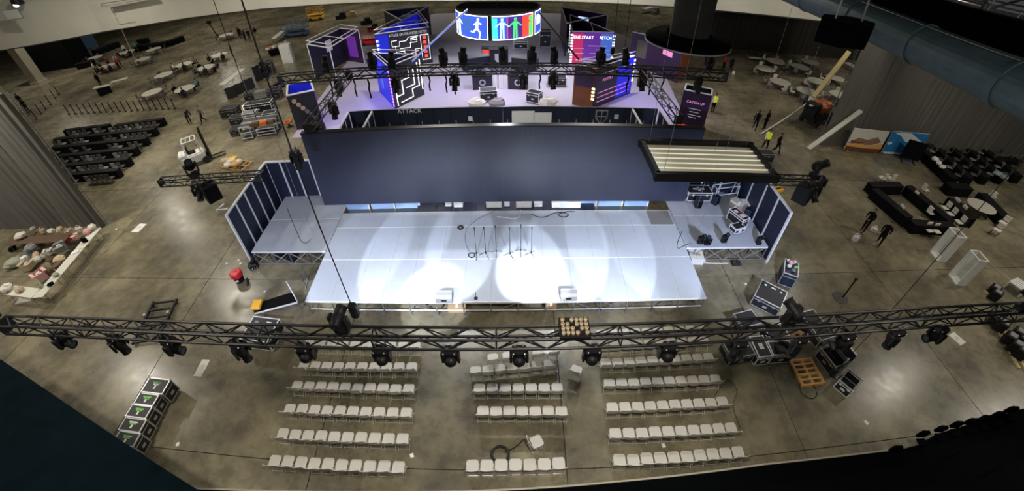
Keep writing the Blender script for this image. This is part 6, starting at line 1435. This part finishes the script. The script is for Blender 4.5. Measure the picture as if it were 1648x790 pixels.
def body_mesh(pose):
    if pose in _body: return _body[pose]
    J = pose_joints(pose); names = list(J); idx = {n: i for i, n in enumerate(names)}
    me = bpy.data.meshes.new('b'); me.from_pydata([J[n] for n in names], [(idx[a], idx[b]) for a, b, _ in BONES], [])
    o = bpy.data.objects.new('b', me); COL.objects.link(o)
    md = o.modifiers.new('s', 'SKIN'); md.use_smooth_shade = True; md.branch_smoothing = .4
    sv = me.skin_vertices[0].data
    for n in names:
        r = RAD.get(n) or RAD[n[:-1]]; sv[idx[n]].radius = (r[0]*1.15, r[1]*1.15) if n not in ('hd', 'ht', 'nk', 'hal', 'har') else r; sv[idx[n]].use_root = (n == 'pel')
    o.modifiers.new('u', 'SUBSURF').levels = 1
    dg = bpy.context.evaluated_depsgraph_get(); dg.update(); ev = bpy.data.meshes.new_from_object(o.evaluated_get(dg))
    bpy.data.objects.remove(o); bpy.data.meshes.remove(me)
    V = {n: Vector(J[n]) for n in names}
    b = MB(); b.v = [tuple(v.co) for v in ev.vertices]
    for p in ev.polygons:
        c = p.center; best = None
        for (a, q, m_) in BONES:
            A, B = V[a], V[q]; d = B-A; t_ = max(0, min(1, (c-A).dot(d)/d.length_squared)); dist = (c-(A+d*t_)).length-(.03 if m_ in (1, 0) else 0)
            if best is None or dist < best[0]: best = (dist, m_)
        b.f.append(tuple(p.vertices)); b.m.append(best[1])
    bpy.data.meshes.remove(ev)
    # fingers, thumbs, face
    for k, s_ in (('l', -1), ('r', 1)):
        W, H_ = V['wr'+k], V['ha'+k]; d = (H_-W).normalized(); side = d.cross(Vector((s_, 0, .01))); side = side.normalized() if side.length > .1 else Vector((0, 1, 0))
        for i, l in enumerate((.06, .072, .078, .068)):
            base = H_+side*(.024*(i-1.5)*.8)+d*.01; kn = base+d*l*.55; b.tube(base, kn, .010, 5, .009, m=2); b.tube(kn, kn+(d+Vector((-s_*.35, 0, -.1))).normalized()*l*.5, .009, 5, .006, m=2)
        tb = W+(H_-W)*.5; b.tube(tb, tb+(side*1.0+d*.7).normalized()*.06, .012, 5, .008, m=2)
    up = (V['ht']-V['hd']).normalized(); fw = Vector((0, 1, 0))-up*up.y; fw = fw.normalized() if fw.length > .2 else Vector((0, 0, -1)); rt = fw.cross(up); hc = V['hd']+(V['ht']-V['hd'])*.35
    b.obox(hc+fw*.098, rt*.012, up*.02, fw*.018, 2)
    for s_ in (-1, 1): b.obox(hc+fw*.084+rt*.03*s_+up*.025, rt*.012, up*.006, fw*.008, 3); b.ball(hc+rt*.083*s_, .022, 6, 4, m=2)
    b.obox(hc+fw*.082-up*.045, rt*.02, up*.004, fw*.008, 3)
    body = b.mesh('person', ['cl_black', 'cl_black', 'skin', 'shoe'], True)
    h = MB(); hv = []
    for j in range(5):
        ph = PI*.58*j/4
        for i in range(12):
            a = 2*PI*i/12; drop = 1.0 if math.sin(a) < .35 else .62
            q = ph*drop; v = hc+up*.03+(up*math.cos(q)*.122+(rt*math.cos(a)*.096+fw*(math.sin(a)*.112-.012))*math.sin(q)); hv.append(tuple(v))
    h.add(hv, [(j*12+i, j*12+(i+1) % 12, (j+1)*12+(i+1) % 12, (j+1)*12+i) for j in range(4) for i in range(12)])
    hair = h.mesh('hair', 'hair_dark', True)
    # vest
    vb = MB()
    if pose in ('stand', 'walk', 'carry'):
        vb.lathe([(1, 0), (1, .44), (.86, .5)], 16); vv = []
        for (x, y, z) in vb.v: vv.append((x*.21, y*.155, 1.0+z))
        vb.v = vv
    _body[pose] = (body, hair, vb); return _body[pose]
def person(px, py, rz, pose, shirt, pants, label, hair='hair_dark', vest=False, z=0.0, sc=1.0, at=None):
    body, hm, vb = body_mesh(pose); g_ = at or G(px, py, z)
    t = place('person', body, None, (g_.x, g_.y, z+.002), (0, 0, rz), (sc, sc, sc)); tag(t, label, 'person')
    for i, mt_ in enumerate((pants, shirt)):
        t.material_slots[i].link = 'OBJECT'; t.material_slots[i].material = MAT[mt_]
    hh = place('hair', hm, t); hh.material_slots[0].link = 'OBJECT'; hh.material_slots[0].material = MAT[hair]
    if vest: place('safety_vest', vb.mesh('safety_vest', 'hivis', True), t)
    return t
P_ = person
P_(329, 198, 2.6, 'walk', 'cl_grey', 'cl_black', 'walking person in dark clothes with bare arms left of the gear cluster')
P_(307, 200, .4, 'bend', 'cl_black', 'cl_black', 'person in black bending down left of the walking one')
P_(1146, 181, .2, 'stand', 'cl_white', 'cl_black', 'person in a bright yellow safety vest beside the sign tower', vest=True)
P_(1213, 209, -.5, 'walk', 'cl_black', 'cl_black', 'person in black at the left of the four walkers on the right')
P_(1229, 208, .5, 'stand', 'cl_black', 'cl_black', 'person in black standing behind the yellow vest walker')
P_(1229, 241, 2.8, 'walk', 'cl_white', 'cl_black', 'walker in a yellow and white safety vest at right', vest=True)
P_(1247, 247, -2.4, 'walk', 'cl_black', 'cl_black', 'walker in black holding a white sheet at right')
P_(1163, 114, .3, 'stand', 'cl_red', 'cl_black', 'person in dark red standing below the brimmed column')
P_(1174, 117, -.4, 'stand', 'cl_black', 'cl_black', 'person in black carrying a white bag below the brimmed column')
P_(1388, 372, 1.9, 'carry', 'cl_black', 'cl_black', 'crouching walker in black with a white bag near the black tables')
P_(1412, 393, 2.2, 'walk', 'cl_black', 'cl_black', 'person in black carrying white things near the black tables')
P_(163, 138, .2, 'stand', 'cl_black', 'cl_black', 'lone person in black standing at the dark box table')
P_(414, 62, .8, 'walk', 'cl_black', 'cl_tan', 'person in black walking at the far left edge of the aisle')
P_(40, 172, .3, 'stand', 'cl_black', 'cl_black', 'person in black behind the left drape top, nearer one'); P_(48, 182, 1.3, 'stand', 'cl_black', 'cl_black', 'person in black behind the left drape top, farther right one')
g_ = G(1382, 371, .5); bundle(g_.x-.2, g_.y-.3, .002, .3, 'white', 'white sack beside the crouching walker near the black tables', 'bag', 'sacks of the walkers')
g_ = G(1404, 357, 1.3); bundle(G(1405, 372).x, G(1405, 372).y, .002, .26, 'white', 'white sack beside the person near the black tables', 'bag', 'sacks of the walkers')
g_ = G(1421, 380); bundle(g_.x, g_.y, .002, .25, 'black_fabric', 'black bag at the feet of the person near the black tables', 'bag', 'sacks of the walkers')
g_ = G(1180, 119); bundle(g_.x, g_.y, .002, .25, 'white', 'white bag on the floor below the brimmed column', 'bag', 'sacks of the walkers')
# seated and standing people around the left tables
rnd = random.Random(8); SH = ['cl_black', 'cl_black', 'cl_navy', 'cl_grey', 'cl_teal', 'cl_tan', 'cl_white', 'cl_red']
def crowd(ti, n, name, a0=0, std=0):
    c = LT[ti]
    for i in range(n):
        a = a0+2*PI*i/n; sit = i >= std; r = 1.38 if sit else 1.75; sh = rnd.choice(SH)
        col = {'cl_black': 'black', 'cl_navy': 'navy', 'cl_grey': 'grey', 'cl_teal': 'teal', 'cl_tan': 'tan', 'cl_white': 'white', 'cl_red': 'dark red'}[sh]
        p = person(0, 0, a+PI/2, 'sit' if sit else 'stand', sh, 'cl_black', '%s person in %s at %s, %s around it' % ('seated' if sit else 'standing', col, name, ORD[i]), at=Vector((c.x+r*math.cos(a), c.y+r*math.sin(a), 0)))
        if sit: stack_chair(c.x+(r+.02)*math.cos(a), c.y+(r+.02)*math.sin(a), a+PI/2, 'dark chair under the %s seated person at %s' % (ORD[i], name), 'occupied chairs at left', 'black')
crowd(6, 4, 'the four person round table', .6); crowd(7, 5, 'the round table in the aisle', .2); crowd(8, 4, 'the round table below the hanging lamp', .9, 1); crowd(10, 9, 'the crowded far left table', .1, 6); crowd(11, 6, 'the table behind the crowded one', .4, 3); crowd(4, 3, 'the right table behind the queue posts', 1.0)
for i, (px, py, r, sh) in enumerate(((389, 62, .3, 'cl_black'), (396, 66, 1.5, 'cl_navy'), (385, 58, 2.5, 'cl_red'), (403, 66, 4, 'cl_black'))):
    P_(px, py, r, 'stand', sh, 'cl_black', 'person in the small standing group at far left, %s of four' % ORD[i])
# dark hanging pendant over the left tables, white strap
p = GY(352, 62, 40.0); q = GY(336, 36, 40.0)
t = thing('hanging_pendant', 'dark rod lamp hanging above the left banquet tables', 'light', p); MB().tube((0, 0, 0), q-p, .07).build('rod', 'black', t); MB().ball(q-p, .3, 8, 6).build('shade', 'black', t); MB().ball((0, 0, 0), .12, 6, 4).build('bulb', 'white', t); MB().tube(q-p, (q-p)+Vector((0, 0, 18.12-q.z)), .02, 4).build('hanging_wire', 'black', t)
p, q = GY(182, 17, 31), GY(221, 104, 31); q = G(221, 104, .9)
t = thing('hanging_strap', 'thin white strap hanging from the bulkhead over left tables', 'strap', q); MB().tube((0, 0, 0), GY(181, 15, 31.3)-q, .035, 6).build('strap', 'white', t); MB().ball((0, 0, 0), .1, 6, 4).build('hook', 'steel', t)
# cluttered catering table near the scissor lift
A, B = G(432, 80, .8), G(460, 72, .8); A.z = B.z = 0
skirt_table(A, B, 1.3, .8, 'dark catering table crowded with items near the blue lift', 'dark cloth tables')
for i in range(9):
    f = (i+.5)/9; p = A+(B-A)*f+Vector((0, .35*(i % 3-1), 0)); bundle(p.x, p.y, .805, .28, ['offwhite', 'orange', 'beige', 'white', 'sage'][i % 5], 'item on the dark catering table near the blue lift, %s from left' % ORD[i], ['bundle', 'carton', 'bag'][i % 3], 'items on the catering table')
g_ = G(462, 88, .9); t = thing('white_cabinet', 'white upright cabinet beside the dark catering table', 'cabinet', (g_.x, g_.y, 0), .2); MB().rbox(0, 0, 0, 1.3, 1.0, 2.2, .06).build('body', 'white', t); MB().box(0, -.52, .2, 1.1, .03, 1.8).build('door', 'white', t); MB().box(.4, -.55, 1.0, .04, .04, .3).build('door_handle', 'steel', t)
